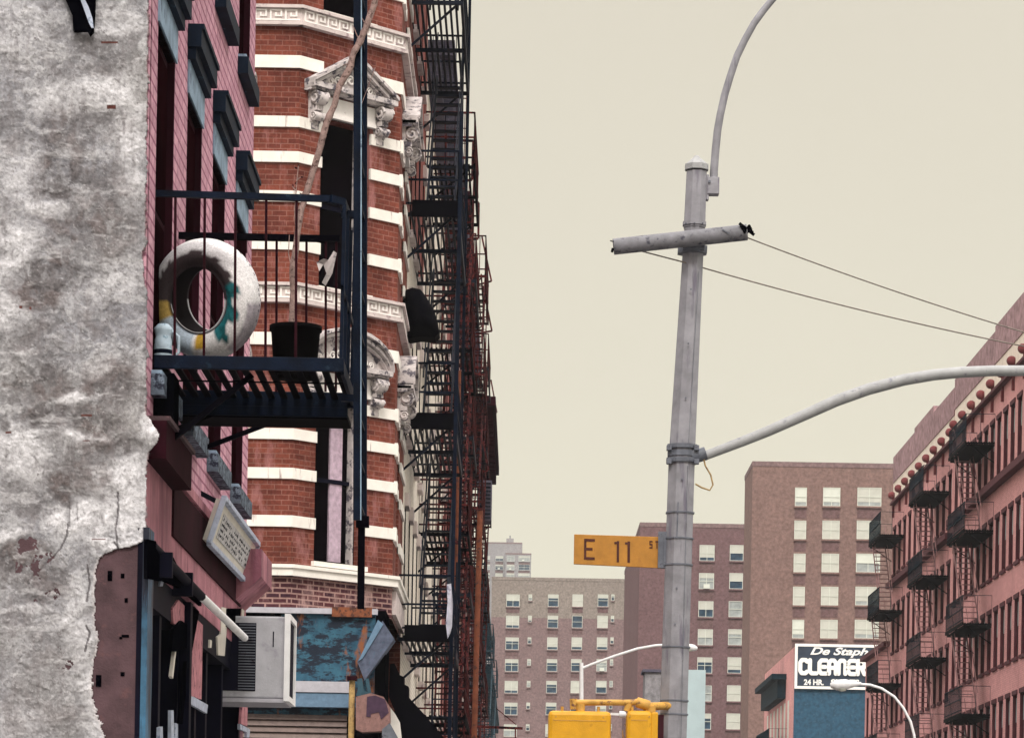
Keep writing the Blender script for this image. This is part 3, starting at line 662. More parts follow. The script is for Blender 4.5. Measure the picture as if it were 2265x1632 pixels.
# ---- plant pot and bare sapling
pz = 18.3; pb = P(653, 797, pz)
pb = Vector((pb.x, pz, fz + .005))
PT = thing('plant_pot', 'black tapered plant pot standing on the fire escape platform', 'pot', pb)
ptop = P(653, 722, pz).z
mb = MB(); hgt = ptop - pb.z
mb.lathe(pb, (0, 0, 1), [(.0, 0), (.118, 0), (.122, .01), (.142, hgt - .03), (.152, hgt - .028), (.152, hgt), (.138, hgt), (.134, hgt - .03), (0, hgt - .03)], 40); mb.build('pot', 'pot', PT)
mb = MB(); mb.lathe(pb + Vector((0, 0, hgt - .028)), (0, 0, 1), [(0, .004), (.132, 0)], 24); mb.build('soil', 'soil', PT)
SP = thing('bare_sapling', 'thin leafless sapling rising from the black pot past the iron ladder', 'sapling', Vector((P(646, 715, pz).x, pz, ptop - .03)))
path = [(646, 722, 9.5), (649, 660, 9), (648, 600, 8.5), (656, 530, 8), (664, 470, 7.5), (680, 420, 8), (695, 370, 8.5), (708, 330, 8.5), (722, 275, 8.5), (739, 235, 8), (752, 190, 8), (772, 155, 9), (782, 118, 8), (797, 90, 8.5), (812, 55, 8), (826, 10, 7.5), (838, -50, 6.5), (850, -130, 5)]
mb = MB(); pts = [P(x, y, pz - .12 - .002 * i) + Vector((random.uniform(-.004, .004), 0, 0)) for i, (x, y, r_) in enumerate(path)]
dense = []; rad = []
for i in range(len(pts) - 1):
    for q in range(4):
        t_ = q / 4; dense.append(pts[i].lerp(pts[i + 1], t_) + Vector((random.uniform(-.0025, .0025),) * 3)); rad.append((path[i][2] * (1 - t_) + path[i + 1][2] * t_) * pz / F * .92 * random.uniform(.9, 1.12))
dense.append(pts[-1]); rad.append(.008)
mb.tube(dense, rad, 8); mb.build('trunk', 'bark', SP)
mb = MB()
def twig(pp, r0=.004):
    q = [P(x, y, pz - .13) for x, y in pp]; mb.tube(q, [r0 * (1 - .6 * i / len(q)) for i in range(len(q))], 5)
twig([(655, 520), (652, 470), (655, 420), (660, 365)], .005); twig([(654, 440), (668, 428), (676, 424)]); twig([(656, 425), (646, 412)]); twig([(655, 400), (665, 392)]); twig([(668, 470), (678, 440), (690, 400)], .004)
twig([(812, 60), (800, 40)]); twig([(797, 90), (790, 80), (782, 60)]); twig([(775, 150), (765, 142), (758, 146)], .004); twig([(700, 350), (722, 300)]); twig([(646, 600), (638, 560), (640, 520)], .004)
twig([(830, 150), (815, 190), (800, 230)], .0025)
mb.build('twig', 'bark', SP)
mb = MB()
for (x, y) in [(660, 368), (655, 372), (648, 410), (655, 405), (672, 425), (678, 422), (666, 430), (652, 418), (660, 440), (650, 440), (668, 392)]:
    p = P(x, y, pz - .13); d = Vector((random.uniform(-1, 1), random.uniform(-.6, .6), random.uniform(-1, 1))).normalized() * .014; e_ = d.cross(Vector((0, 1, .2))).normalized() * .006
    mb.quad(p - d, p + e_, p + d, p - e_)
mb.build('withered_leaf', 'iron_rust', SP)
# ---- blue plastic jug
jb = Vector((P(359, 790, 17.95).x, 17.98, fz + .005))
JG = thing('plastic_jug', 'pale blue plastic jug beside the painted tyre, against the wall', 'jug', jb)
mb = MB(); hj = P(359, 715, 17.95).z - jb.z
mb.lathe(jb, (0, 0, 1), [(0, 0), (.048, 0), (.052, .015), (.050, hj * .62), (.044, hj * .7), (.047, hj * .76), (.054, hj * .84), (.054, hj * .9), (.03, hj), (0, hj)], 24); mb.build('body', 'jug', JG)
mb = MB(); mb.tube([jb + Vector((.05, 0, hj * .84)), jb + Vector((.088, 0, hj * .72)), jb + Vector((.09, 0, hj * .35)), jb + Vector((.05, 0, hj * .22))], .009, 8); mb.build('handle', 'jug', JG)
mb = MB(); mb.lathe(jb + Vector((0, 0, hj * .3)), (0, 0, 1), [(.0515, 0), (.0525, .004), (.0525, .02), (.0515, .024)], 20); mb.build('band', 'iron_blue', JG)
# ---- rag on back rail near the ladder
RG = thing('hanging_rag', 'torn pale plastic rag caught on the rail beside the iron ladder', 'rag', P(715, 545, yb - .03))
mb = MB(); pl = [(700, 580), (706, 600), (715, 585), (722, 605), (712, 625), (720, 632), (735, 605), (745, 560), (738, 555), (726, 575), (716, 572), (708, 576)]
mb.prism([P(x, y, yb - .05 - .02 * math.sin(i * 2.1)) for i, (x, y) in enumerate(pl)], (0, .004, 0)); mb.build('cloth', 'carved_stone', RG)
# ================================================================ STRIPED CORNER BUILDING
ZA = 46.0; XA = -3.42; TT = 1.42; XB = XA + TT; ZB = ZA + TT; ZE = 51.0; XL = -9.0
CB = thing('striped_brick_building', 'red brick corner building with white stone stripes and carved pediments', 'building', (-6, 50, 0))
FA = Face((XL, ZA), (1, 0), (0, -1)); LA = XA - XL
FB = Face((XA, ZA), (1, 1), (1, -1)); LBn = TT * math.sqrt(2)
FC = Face((XB, ZB), (0, 1), (1, 0)); LC = ZE - ZB
def zc(py, px=652, z=ZA): return P(px, py, z).z
SPIT = 4.02
wz = [(6.50, 8.98), (6.50 + SPIT, 8.98 + SPIT), (6.50 + 2 * SPIT, 8.98 + 2 * SPIT)]
wb = (.44, 1.40); wa = (LA - 1.95, LA - .95); wcs = [(1.0, 1.95)]
mb = MB()
FA.wall(mb, 0, LA, 6.25, 21.5, [(wa[0], wa[1], a, b) for a, b in wz], .3)
FB.wall(mb, 0, LBn, 6.25, 21.5, [(wb[0], wb[1], a, b) for a, b in wz], .3)
FC.wall(mb, 0, LC, 6.25, 21.5, [(c[0], c[1], a, b) for c in wcs for a, b in wz], .3)
mb.quad((XB, ZE, 0), (XL, ZE, 0), (XL, ZE, 21.5), (XB, ZE, 21.5)); mb.quad((XL, ZE, 0), (XL, ZA, 0), (XL, ZA, 21.5), (XL, ZE, 21.5))
mb.build('brick_wall', 'tower_brick', CB)
mb = MB(); 
for Fc, L0, L1 in ((FA, 0, LA), (FB, 0, LBn), (FC, 0, LC)): Fc.wall(mb, L0, L1, 5.78, 6.25, [], .1)
mb.build('base_wall', 'base_brick', CB)
mb = MB(); mb.prism([(XL, ZE, 21.4), (XL, ZA, 21.4), (XA, ZA, 21.4), (XB, ZB, 21.4), (XB, ZE, 21.4)], (0, 0, .3)); mb.build('roof', 'roof_tar', CB)
# inner dark rooms so windows are black, not see-through
def cband(mb, z0, z1, d, skip=True, mi=0, gap=.0):
    for Fc, L, hs, e0, e1 in ((FA, LA, [wa], 0, d * .414), (FB, LBn, [wb], -d * .414, d * .414), (FC, LC, wcs, -d * .414, 0)):
        cur = e0 - 0.0
        if skip:
            for h in hs: Fc.box(mb, cur, h[0], z0, z1, -.02, d, mi); cur = h[1]
        Fc.box(mb, cur, L + e1, z0, z1, -.02, d, mi)
bt = [(948, 972), (1035, 1059), (1140, 1165), (870, 894)]
BZ = []
for a, b in bt: BZ.append((zc(b), zc(a)))
mb = MB()
for st in range(3):
    for (a, b) in BZ:
        z0, z1 = a + st * SPIT, b + st * SPIT
        if z1 < 21.3: mb = MB(); cband(mb, z0, z1, .035); mb.build('stone_band', 'white_stone', CB)
    mb = MB(); cband(mb, wz[st][1] + .62, wz[st][1] + .80, .035, True); mb.build('stone_band', 'white_stone', CB)
mb = MB(); cband(mb, 6.25, 6.38, .09, False); cband(mb, 6.36, 6.41, .12, False); mb.build('ledge', 'white_stone', CB)
# greek key frieze
mb = MB(); mk = MB()
def meander(Fc, u0, u1, z0, h, d):
    n_ = max(1, int(round((u1 - u0) / (h * 1.35)))); p_ = (u1 - u0) / n_; t_ = h * .13
    for i in range(n_):
        a = u0 + i * p_
        Fc.box(mk, a, a + p_, z0, z0 + t_, d, d + .015)
        for (x0, x1, y0, y1) in ((.0, .12, 0, 1), (.12, .82, .87, 1), (.70, .82, .34, .87), (.34, .70, .34, .46), (.34, .46, .46, .70)):
            Fc.box(mk, a + x0 * p_, a + x1 * p_, z0 + (y0 + .001) * h, z0 + y1 * h, d, d + .018)
KZ = 10.26
for k_ in (10.28, 10.28 + SPIT, 10.28 + 2 * SPIT):
    z0 = k_; mb = MB(); mk = MB()
    cband(mb, z0 - .07, z0 - .02, .10, False); cband(mb, z0 - .02, z0 + .17, .06, False, 0); cband(mb, z0 + .17, z0 + .215, .12, False)
    meander(FA, LA - 2.2, LA, z0 - .005, .16, .06); meander(FB, 0.02, LBn, z0 - .005, .16, .06); meander(FC, 0.05, LC, z0 - .005, .16, .06)
    fo = mb.build('frieze', 'key_stone', CB); mk.build('greek_key_relief', 'key_relief', fo)
# windows with pediments
def volute(mb, c, u, n, r):
    pts = []
    for i in range(22):
        t_ = i / 21 * 2.6 * math.pi; rr = r * (1 - .72 * i / 21); pts.append(c + n * (math.cos(t_) * rr) + Vector((0, 0, math.sin(t_) * rr)))
    mb.tube(pts, r * .2, 6)
def tower_window(Fc, u0, u1, zb, zt, style):
    w0 = MB(); Fc.box(w0, u0, u1, zb, zt, -.30, -.28, 0)
    win = w0.build('window', 'dark_glass', CB)
    w0 = MB(); wd = u1 - u0
    Fc.box(w0, u0, u0 + .05, zb, zt, -.28, -.2, 0); Fc.box(w0, u1 - .05, u1, zb, zt, -.28, -.2, 0); Fc.box(w0, u0, u1, (zb + zt) / 2 - .03, (zb + zt) / 2 + .03, -.28, -.22, 0)
    Fc.box(w0, u1 - .09, u1 - .05, zb, zt, -.28, -.16, 1)
    w0.build('frame', ['frame_black', 'carved_stone'], win)
    w0 = MB(); Fc.box(w0, u0 - .1, u1 + .1, zt, zt + .30, -.05, .05); Fc.box(w0, u0 - .05, u1 + .05, zt + .0, zt + .05, .05, .08)
    w0.build('lintel', 'key_relief', win)
    for uc in (u0 - .16, u1 + .16):
        w0 = MB()
        Fc.box(w0, uc - .10, uc + .10, zt - .12, zt + .34, 0, .05)
        w0.tube([Fc.p(uc - .09, zt + .22, .14), Fc.p(uc + .09, zt + .22, .14)], .10, 14)
        w0.tube([Fc.p(uc - .085, zt - .04, .10), Fc.p(uc + .085, zt - .04, .10)], .065, 12)
        for sgn in (-.095, .095):
            volute(w0, Fc.p(uc + sgn, zt + .22, .14), Fc.u, Fc.n, .10); volute(w0, Fc.p(uc + sgn, zt - .04, .10), Fc.u, Fc.n, .06)
        for q in range(5): Fc.box(w0, uc - .07 + q * .03, uc - .055 + q * .03, zt + .04, zt + .12, .05, .15)
        Fc.box(w0, uc - .07, uc + .07, zt - .22, zt - .12, 0, .05)
        w0.build('console', 'carved_stone', win)
    w0 = MB(); a, b = u0 - .34, u1 + .34; zb_ = zt + .36; m_ = (u0 + u1) / 2
    Fc.box(w0, a + .04, b - .04, zb_ - .03, zb_, 0, .18); Fc.box(w0, a, b, zb_, zb_ + .075, 0, .24); 
    if style == 'tri':
        ap = zb_ + .56
        for (p0, p1) in (((a, zb_ + .075), (m_, ap)), ((b, zb_ + .075), (m_, ap))):
            for (o_, t_, d_) in ((0, .05, .27), (-.07, .05, .21), (-.115, .03, .15)):
                q0, q1 = Fc.p(p0[0], p0[1] + o_, 0), Fc.p(p1[0], p1[1] + o_, 0)
                w0.prism([q0, q1, q1 + Vector((0, 0, t_)), q0 + Vector((0, 0, t_))], Fc.n * d_)
        w0.prism([Fc.p(a + .1, zb_ + .07, 0), Fc.p(b - .1, zb_ + .07, 0), Fc.p(m_, ap - .1, 0)], Fc.n * .07)
    else:
        N_ = 14; hw = (b - a) / 2; ap = .50
        def arc(i, o_=0): t_ = math.pi * i / N_; return Fc.p(m_ - hw * math.cos(t_) * (1 + 0 * o_), zb_ + .06 + ap * math.sin(t_) * (1 - .0) + o_, 0)
        for i in range(N_):
            for (o_, t_, d_) in ((0, .05, .27), (-.07, .05, .21), (-.115, .03, .15)):
                q0, q1 = arc(i, o_), arc(i + 1, o_); w0.prism([q0, q1, q1 + Vector((0, 0, t_)), q0 + Vector((0, 0, t_))], Fc.n * d_)
        w0.prism([arc(i) for i in range(N_ + 1)], Fc.n * .06)
    w0.build('pediment', 'carved_stone', win)
    w0 = MB(); rnd = random.Random(int(u0 * 100))
    for q in range(9):
        t_ = (q - 4) / 4.6; hh = .34 * (1 - abs(t_)); c0 = Fc.p(m_ + t_ * (b - a) * .36, zb_ + .12 + hh * .35, .09)
        volute(w0, c0, Fc.u, Fc.u * (1 if q < 4 else -1), .05 + .03 * (1 - abs(t_)))
    w0.build('carving', 'key_relief', win)
    w0 = MB(); Fc.box(w0, u0 - .05, u1 + .05, zb - .07, zb, -.28, .07); w0.build('sill', 'white_stone', win)
    return win
for st in range(3):
    style = 'arc' if st != 1 else 'tri'
    for Fc, (a, b) in ((FA, wa), (FB, wb), (FC, wcs[0])):
        wn = tower_window(Fc, a, b, wz[st][0], wz[st][1], style)
    for c in wcs[1:]: dup(wn, CB, (0, c[0] - wcs[0][0], 0))
mb = MB(); FB.box(mb, wb[0] + .50, wb[0] + .74, 6.56, 8.6, -.275, -.24)
mb.build('curtain', 'curtain', CB)
mb = MB(); FC.box(mb, .1, 3.5, 5.85, 6.2, 0, .06); mb.build('side_panel', 'key_stone', CB)
# quoin blocks on the corner
mb = MB()
for st in range(3):
    for (a, b) in BZ: FC.box(mb, -.02, .32, a + st * SPIT - .02, b + st * SPIT + .02, 0, .05)
mb.build('quoin', 'white_stone', CB)
# ground floor shop front
mb = MB(); FA.box(mb, 0, LA + 1.28, 5.70, 5.78, -.2, .12, 0); FA.box(mb, LA + .62, LA + 1.2, 5.66, 5.80, -.05, .125, 1); mb.build('shop_cornice', ['pale_fascia', 'orange_rust'], CB)
mb = MB(); FA.box(mb, 0, LA + 1.25, 4.22, 5.70, -.1, .05, 0); FA.box(mb, 0, LA - .12, 4.8, 5.69, .05, .07, 1); mb.build('shop_sheet', ['rusty_blue', 'black'], CB, label='flaking rusty blue metal sheet above the shop')
mb = MB(); x0, x1 = P(560, 1530, ZA).x, P(781, 1530, ZA).x
mb.box((x0 - 2, ZA - .30, P(700, 1533, ZA).z), (x1, ZA - .05, P(700, 1509, ZA).z), 0); mb.box((x0 - 2, ZA - .28, P(700, 1565, ZA).z), (x1, ZA - .05, P(700, 1534, ZA).z), 1); mb.build('shop_fascia', ['pale_fascia', 'blue_fascia'], CB)
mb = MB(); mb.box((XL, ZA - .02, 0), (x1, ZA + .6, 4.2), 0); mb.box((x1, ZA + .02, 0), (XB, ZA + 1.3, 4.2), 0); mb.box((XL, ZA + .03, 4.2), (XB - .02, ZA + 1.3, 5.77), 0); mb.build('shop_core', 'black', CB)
mb = MB(); z_ = 0.1; zt_ = P(700, 1588, ZA).z
while z_ < zt_: mb.prism([(x0 - 1.5, ZA - .02, z_), (x0 - 1.5, ZA - .10, z_ + .01), (x0 - 1.5, ZA - .06, z_ + .085), (x0 - 1.5, ZA - .02, z_ + .085)], (x1 - x0 + 1.42, 0, 0)); z_ += .09
mb.build('roller_shutter', 'shutter', CB)
# awning end, lantern sign, post near the corner
zz_ = 45.7
AW = thing('slanted_awning', 'folded slate canvas awning slanting out from the striped building corner', 'awning', P(830, 1440, zz_))
mb = MB(); mb.prism([P(x, y, zz_) for x, y in ((846, 1372), (872, 1412), (806, 1504), (790, 1462))], (0, .5, 0)); mb.build('canvas', 'awning_slate', AW)
mb = MB(); mb.prism([P(x, y, zz_ - .02) for x, y in ((836, 1370), (848, 1380), (802, 1455), (792, 1462))], (0, .5, 0)); mb.build('valance', 'blue_fascia', AW)
mb = MB(); mb.bar(P(795, 1500, zz_), P(800, 1535, zz_), .08); mb.bar(P(812, 1500, zz_), P(818, 1535, zz_), .05); mb.bar(P(790, 1530, zz_), P(822, 1540, zz_), .1); mb.build('bracket', 'iron_teal', AW)
CL = thing('white_corner_pier', 'white rounded pier under the slanted awning', 'pier', Vector((P(832, 1600, 46.4).x, 46.4, 0)))
mb = MB(); mb.tube([Vector((P(826, 1500, 46.4).x, 46.4, 0)), P(832, 1475, 46.4)], .07, 16); mb.build('shaft', 'white_stone', CL)
OS = thing('octagonal_sign_box', 'brown eight sided sign box with a dark plum emblem hanging near the ochre post', 'sign', P(820, 1590, 45.2))
oc = [(787, 1540), (820, 1532), (848, 1540), (862, 1562), (862, 1596), (846, 1616), (800, 1618), (787, 1612)]
mb = MB(); mb.prism([P(x, y, 45.2) for x, y in oc], (0, .35, 0)); mb.build('box', 'brown_panel', OS)
mb = MB(); mb.prism([P(x, y, 45.19) for x, y in ((812, 1540), (830, 1537), (852, 1546), (860, 1575), (843, 1590), (838, 1574), (820, 1578), (820, 1585), (810, 1584))], (0, .006, 0)); mb.build('emblem', 'plum', OS)
mb = MB(); mb.prism([P(x, y, 45.15) for x, y in ((845, 1612), (862, 1598), (885, 1640), (880, 1700), (845, 1700))], (0, .35, 0)); mb.build('lower_panel', 'steel_dark', OS)
WB = thing('white_blade_sign', 'plain white curved blade board below the dark canopy', 'sign', P(875, 1600, 47.0))
mb = MB(); mb.prism([P(x, y, 47.0) for x, y in ((862, 1562), (874, 1578), (884, 1596), (889, 1640), (889, 1720), (862, 1720))], (0, .12, 0)); mb.build('board', 'white_stone', WB)
OP = thing('ochre_post', 'thin ochre painted post in front of the rusty shop front', 'post', Vector((P(778, 1632, 45.3).x, 45.3, 0)))
mb = MB(); q = P(779, 1500, 45.3); mb.tube([Vector((q.x, 45.3, 0)), q], .045, 10); mb.build('shaft', 'ochre_post', OP)
mb = MB(); mb.box((q.x - .07, 45.2, q.z - .03), (q.x + .07, 45.4, q.z + .03)); mb.build('cap', 'dark_maroon', OP)
DC = thing('dark_canopy', 'long black shop canopy running along the avenue beyond the striped building', 'canopy', (-1.9, 50, 4.5))
mb = MB()
mb.prism([P(x, y, 48.6) for x, y in ((862, 1468), (872, 1466), (884, 1492), (893, 1496), (893, 1512), (903, 1517), (903, 1540), (935, 1575), (990, 1640), (990, 1700), (892, 1700), (889, 1600), (868, 1560), (860, 1540))], (0, .5, 0))
mb.build('side_panel', 'iron_black', DC)
mb = MB(); mb.prism([(-2.0, 49.1, 4.55), (-1.3, 49.1, 3.9), (-1.25, 49.1, 3.3), (-2.0, 49.1, 3.3)], (0, 7.5, 0)); mb.build('canvas', 'black', DC)
# ================================================================ LEFT ROW BEYOND
XW = -2.0
SM_ = {}
def row_building(name, label, y0, y1, roof, wallm, winm, pitch, z_first, ncol, ww=.95, wh=1.9, corn=None, trim='key_stone', corn_d=.5, upper=None):
    B = thing(name, label, 'building', (-6, y0, 0), 'tenement row along the left side of the avenue' if False else None)
    Fr = Face((XW, y0), (0, 1), (1, 0)); L = y1 - y0; hs = []; wl = []
    nf = int((roof - z_first - wh) / pitch) + 1
    for f_ in range(nf):
        for c in range(ncol):
            u = (c + .5) * L / ncol; hs.append((u - ww / 2, u + ww / 2, z_first + f_ * pitch, z_first + f_ * pitch + wh)); wl.append((u, z_first + f_ * pitch))
    if upper:
        mb = MB(); Fr.wall(mb, 0, L, upper[1], roof, hs, .05, 0); mb.build('upper_wall', upper[0], B)
    mb = MB(); Fr.wall(mb, 0, L, 0, upper[1] if upper else roof, [h for h in hs if not upper or h[2] < upper[1]], .05, 0, 1)
    mb.quad((XW, y0, 0), (-12, y0, 0), (-12, y0, roof), (XW, y0, roof)); mb.quad((XW, y1, 0), (-12, y1, 0), (-12, y1, roof), (XW, y1, roof)); mb.quad((-12, y0, 0), (-12, y1, 0), (-12, y1, roof), (-12, y0, roof))
    mb.build('wall', [wallm, 'black'], B)
    mb = MB(); mb.box((-12, y0 + .02, roof - .25), (XW - .02, y1 - .02, roof - .1)); mb.build('roof', 'roof_tar', B)
    u, z_ = wl[0]; mb = MB(); Fr.box(mb, u - ww / 2, u + ww / 2, z_, z_ + wh, -.05, -.035, 0)
    w1 = mb.build('window', winm, B)
    mb = MB(); Fr.box(mb, u - ww / 2 - .08, u + ww / 2 + .08, z_ - .13, z_, -.1, .09, 0); Fr.box(mb, u - ww / 2 - .08, u + ww / 2 + .08, z_ + wh, z_ + wh + .22, -.05, .07, 0); mb.build('surround', trim, w1)
    mb = MB(); Fr.box(mb, u - ww / 2, u + ww / 2, z_ + wh / 2 - .03, z_ + wh / 2 + .03, -.035, -.02, 0); mb.build('sash_bar', 'white_frame', w1)
    for (u2, z2) in wl[1:]: dup(w1, B, (0, u2 - u, z2 - z_))
    if corn:
        mb = MB(); Fr.box(mb, 0, L, roof - .55, roof - .1, 0, corn_d * .5); Fr.box(mb, -.05, L + .05, roof - .1, roof + .18, 0, corn_d)
        k_ = .3
        while k_ < L: Fr.box(mb, k_, k_ + .12, roof - .5, roof - .1, corn_d * .5, corn_d * .9); k_ += .6
        mb.build('cornice', corn, B)
    return B
row_building('brick_tenement_white_floors', 'narrow tenement beside the striped building, white painted piers under dark brick upper floors', 51.05, 58.9, 19.6, 'white_wall', 'dark_glass', 3.35, 5.8, 4, ww=.6, wh=2.2, corn='row_slate', upper=('row_red', 12.6))
row_building('white_tenement', 'white painted tenement second beyond the striped brick building', 59.0, 75.9, 17.4, 'white_wall', 'dark_glass', 3.4, 5.7, 7, ww=.6, corn='row_slate')
row_building('rose_tenement', 'rose brick tenement in the middle of the left row', 76.0, 88.4, 18.4, 'row_rose', 'dark_glass', 3.35, 2.7, 5, corn='dark_maroon', trim='carved_stone')
row_building('tan_tenement', 'tan brick tenement towards the far end of the left row', 88.5, 99.9, 18.2, 'row_tan', 'dark_glass', 3.3, 2.8, 5, corn='row_slate')
row_building('corniced_tenement', 'dark red tenement with a deep projecting cornice, far end of the left row', 100.0, 116.4, 17.3, 'row_red', 'dark_glass', 3.3, 2.6, 6, corn='dark_maroon', corn_d=.95)
row_building('slate_tenement', 'low blue grey tenement seen last beyond the left row', 116.5, 150.0, 13.6, 'row_slate', 'win_blue', 3.2, 2.4, 11, corn='iron_teal')
row_building('distant_tenement', 'most distant low tenement on the left, beside the grey housing block', 150.2, 200.0, 12.6, 'row_rose', 'win_blue', 3.2, 2.4, 14, corn='iron_teal')
def fire_escape(label, x0, sgn, y0, y1, levels, mat, prot=.95, rail=.9, bars=.13, pmat=None, screen=None, stairs=True, goose=False, stairm=None, bw=.02, matr=None):
    """x0 wall plane, sgn +1 protrudes to +x"""
    T = thing('fire_escape', label, 'fire escape', (x0, (y0 + y1) / 2, levels[0]), 'iron fire escapes')
    x1 = x0 + sgn * prot; pm_ = pmat or mat; L0 = levels[0]
    def plat(z):
        mb = MB(); n_ = int(prot / .09)
        for i in range(n_ + 1):
            x = x0 + sgn * prot * i / n_
            ys0, ys1 = (y0, y1)
            mb.box((min(x - .018, x + .018), ys0, z - .03), (max(x - .018, x + .018), ys1, z))
        for y in (y0, (y0 + y1) / 2, y1): mb.box((min(x0, x1), y - .03, z - .09), (max(x0, x1), y + .03, z - .031))
        mb.box((min(x1, x1 + sgn * .03), y0, z - .10), (max(x1, x1 + sgn * .03), y1, z + .02))
        if sgn < 0: mb.box((x1 + .04, y0 + .04, z - .16), (x0, y1 - .04, z - .095))
        for y in (y0 + .1, y1 - .1): mb.bar((x0, y, z - .75), (x1 - sgn * .1, y, z - .09), .035, .035)
        return mb
    def rails(z):
        mb = MB()
        for h_ in (rail, rail * .52, .12):
            mb.bar((x1, y0, z + h_), (x1, y1, z + h_), .03, .03)
            if sgn > 0 or h_ == rail: e_ = .03 if sgn > 0 else .02; mb.bar((x0, y0, z + h_), (x1, y0, z + h_), e_, e_); mb.bar((x0, y1, z + h_), (x1, y1, z + h_), e_, e_)
        n_ = int((y1 - y0) / bars)
        for i in range(n_ + 1): y = y0 + (y1 - y0) * i / n_; mb.box((x1 - bw / 2, y - bw / 2, z), (x1 + bw / 2, y + bw / 2, z + rail))
        n_ = int(prot / bars) if sgn > 0 else 2
        for i in range(n_ + 1):
            x = x0 + sgn * prot * i / n_
            for y in (y0, y1): mb.box((x - bw / 2, y - bw / 2, z), (x + bw / 2, y + bw / 2, z + rail))
        return mb
    def stair(z, zn, flip):
        mb = MB(); ys, ye = (y0 + .4, y1 - .7); 
        if flip: ys, ye = ye, ys
        xa, xb = x0 + sgn * prot * .38, x0 + sgn * prot * .92
        for x in (xa, xb): mb.bar((x, ys, z), (x, ye, zn), .03, .14); mb.bar((x, ys, z + .8), (x, ye, zn + .8), .022, .03)
        n_ = int((zn - z) / .22)
        for i in range(1, n_):
            t_ = i / n_; y = ys + (ye - ys) * t_; mb.box((min(xa, xb), y - .08, z + (zn - z) * t_ - .012), (max(xa, xb), y + .08, z + (zn - z) * t_ + .012))
        return mb
    p = plat(L0).build('platform', pm_, T); r_ = rails(L0).build('railing', matr or mat, T)
    for z in levels[1:]: dup(p, T, (0, 0, z - L0)); dup(r_, T, (0, 0, z - L0))
    if stairs:
        s0 = stair(levels[0], levels[1], False).build('stair', stairm or mat, T)
        for i in range(1, len(levels) - 1):
            dup(s0, T, (0, 0, levels[i] - L0))
        mb = MB()
        zb_ = levels[0]
        for x in (x0 + sgn * .55, x0 + sgn * .9): mb.bar((x, y0 + .3, zb_ - 2.2), (x, y0 + .3, zb_ + 1.2), .03, .03)
        z_ = zb_ - 2.1
        while z_ < zb_ + 1.1: mb.bar((x0 + sgn * .55, y0 + .3, z_), (x0 + sgn * .9, y0 + .3, z_), .02, .02); z_ += .28
        mb.build('drop_ladder', stairm or mat, T)
    if goose:
        mb = MB(); z_ = levels[-1]
        for x in (x0 + sgn * .25, x0 + sgn * .65): mb.tube([(x, y1 - .3, z_), (x, y1 - .3, z_ + 3.2), (x - sgn * .0, y1 - .5, z_ + 3.6)], .018, 5)
        for q in range(10): mb.bar((x0 + sgn * .25, y1 - .3, z_ + .3 * q), (x0 + sgn * .65, y1 - .3, z_ + .3 * q), .018, .018)
        mb.build('roof_ladder', mat, T)
    if screen:
        mb = MB(); mb.prism([(x1, y0, levels[0] + .05), (x1, y0, levels[0] + rail), (x1, y1, levels[0] + rail + .1), (x1, y1, levels[0] + .05)], (-sgn * .01, 0, 0))
        s1 = mb.build('screen', screen, T)
        for z in levels[1:]: dup(s1, T, (0, 0, z - L0))
    return T
lvA = [5.75, 9.1, 12.45, 15.8, 19.15]
A_ = fire_escape('navy fire escape with long stairs on the side of the striped brick building', XB, 1, 50.0, 55.6, lvA, 'iron', .82, .95, .17, matr='iron_blue', bw=.014)
for zz in (5.75, 9.1, 12.45): mb = MB(); mb.box((XB + .1, 49.93, zz - .10), (XB + .82, 49.98, zz + .16), 0); mb.build('toe_board', 'iron_black', A_)
mb = MB(); xx = XB + .84
mb.bar((xx, 49.9, 3.4), (xx + .02, 49.9, 14.0), .06, .05); mb.bar((xx - .12, 55.5, 3.0), (xx - .1, 55.5, 21), .05, .05); mb.bar((xx - .02, 55.7, 3.0), (xx, 55.7, 22), .05, .05)
mb.build('post', 'iron_blue', A_)
BK = fire_escape('rust and black fire escape nearest on the front of the white painted tenement', XW, 1, 58.6, 63.6, [5.0, 8.4, 11.8, 15.2], 'iron_rust', .90, .95, .18, goose=True, bw=.015, pmat='iron_black')
CK = fire_escape('rusty fire escape on the far half of the white painted tenement', XW, 1, 67.6, 73.0, [4.8, 8.15, 11.5, 14.85], 'iron_rust', .80, .95, .18, bw=.016, pmat='iron', goose=True)
DK = fire_escape('rust red fire escape on the rose brick tenement of the left row', XW, 1, 79.0, 85.5, [4.7, 8.05, 11.4, 14.75, 17.2], 'iron_rust', .85, .95, .14)
EK = fire_escape('rusty fire escape on the tan brick tenement of the left row', XW, 1, 91.0, 97.0, [4.7, 8.0, 11.3, 14.6, 16.9], 'iron_rust', .8, .95, .14, pmat='iron', goose=True)
GK = fire_escape('dark fire escape on the tenement with the deep cornice', XW, 1, 103.0, 110.0, [4.7, 8.0, 11.3, 14.6], 'iron_rust', .75, .95, .14)
HK = fire_escape('teal fire escape on the low blue grey tenement', XW, 1, 119.0, 127.0, [4.6, 7.8, 11.0], 'iron_teal', .8, .95, .15)
IK = fire_escape('farther teal fire escape on the low blue grey tenement', XW, 1, 137.0, 146.0, [4.6, 7.8, 11.0], 'iron_teal', .8, .95, .16)
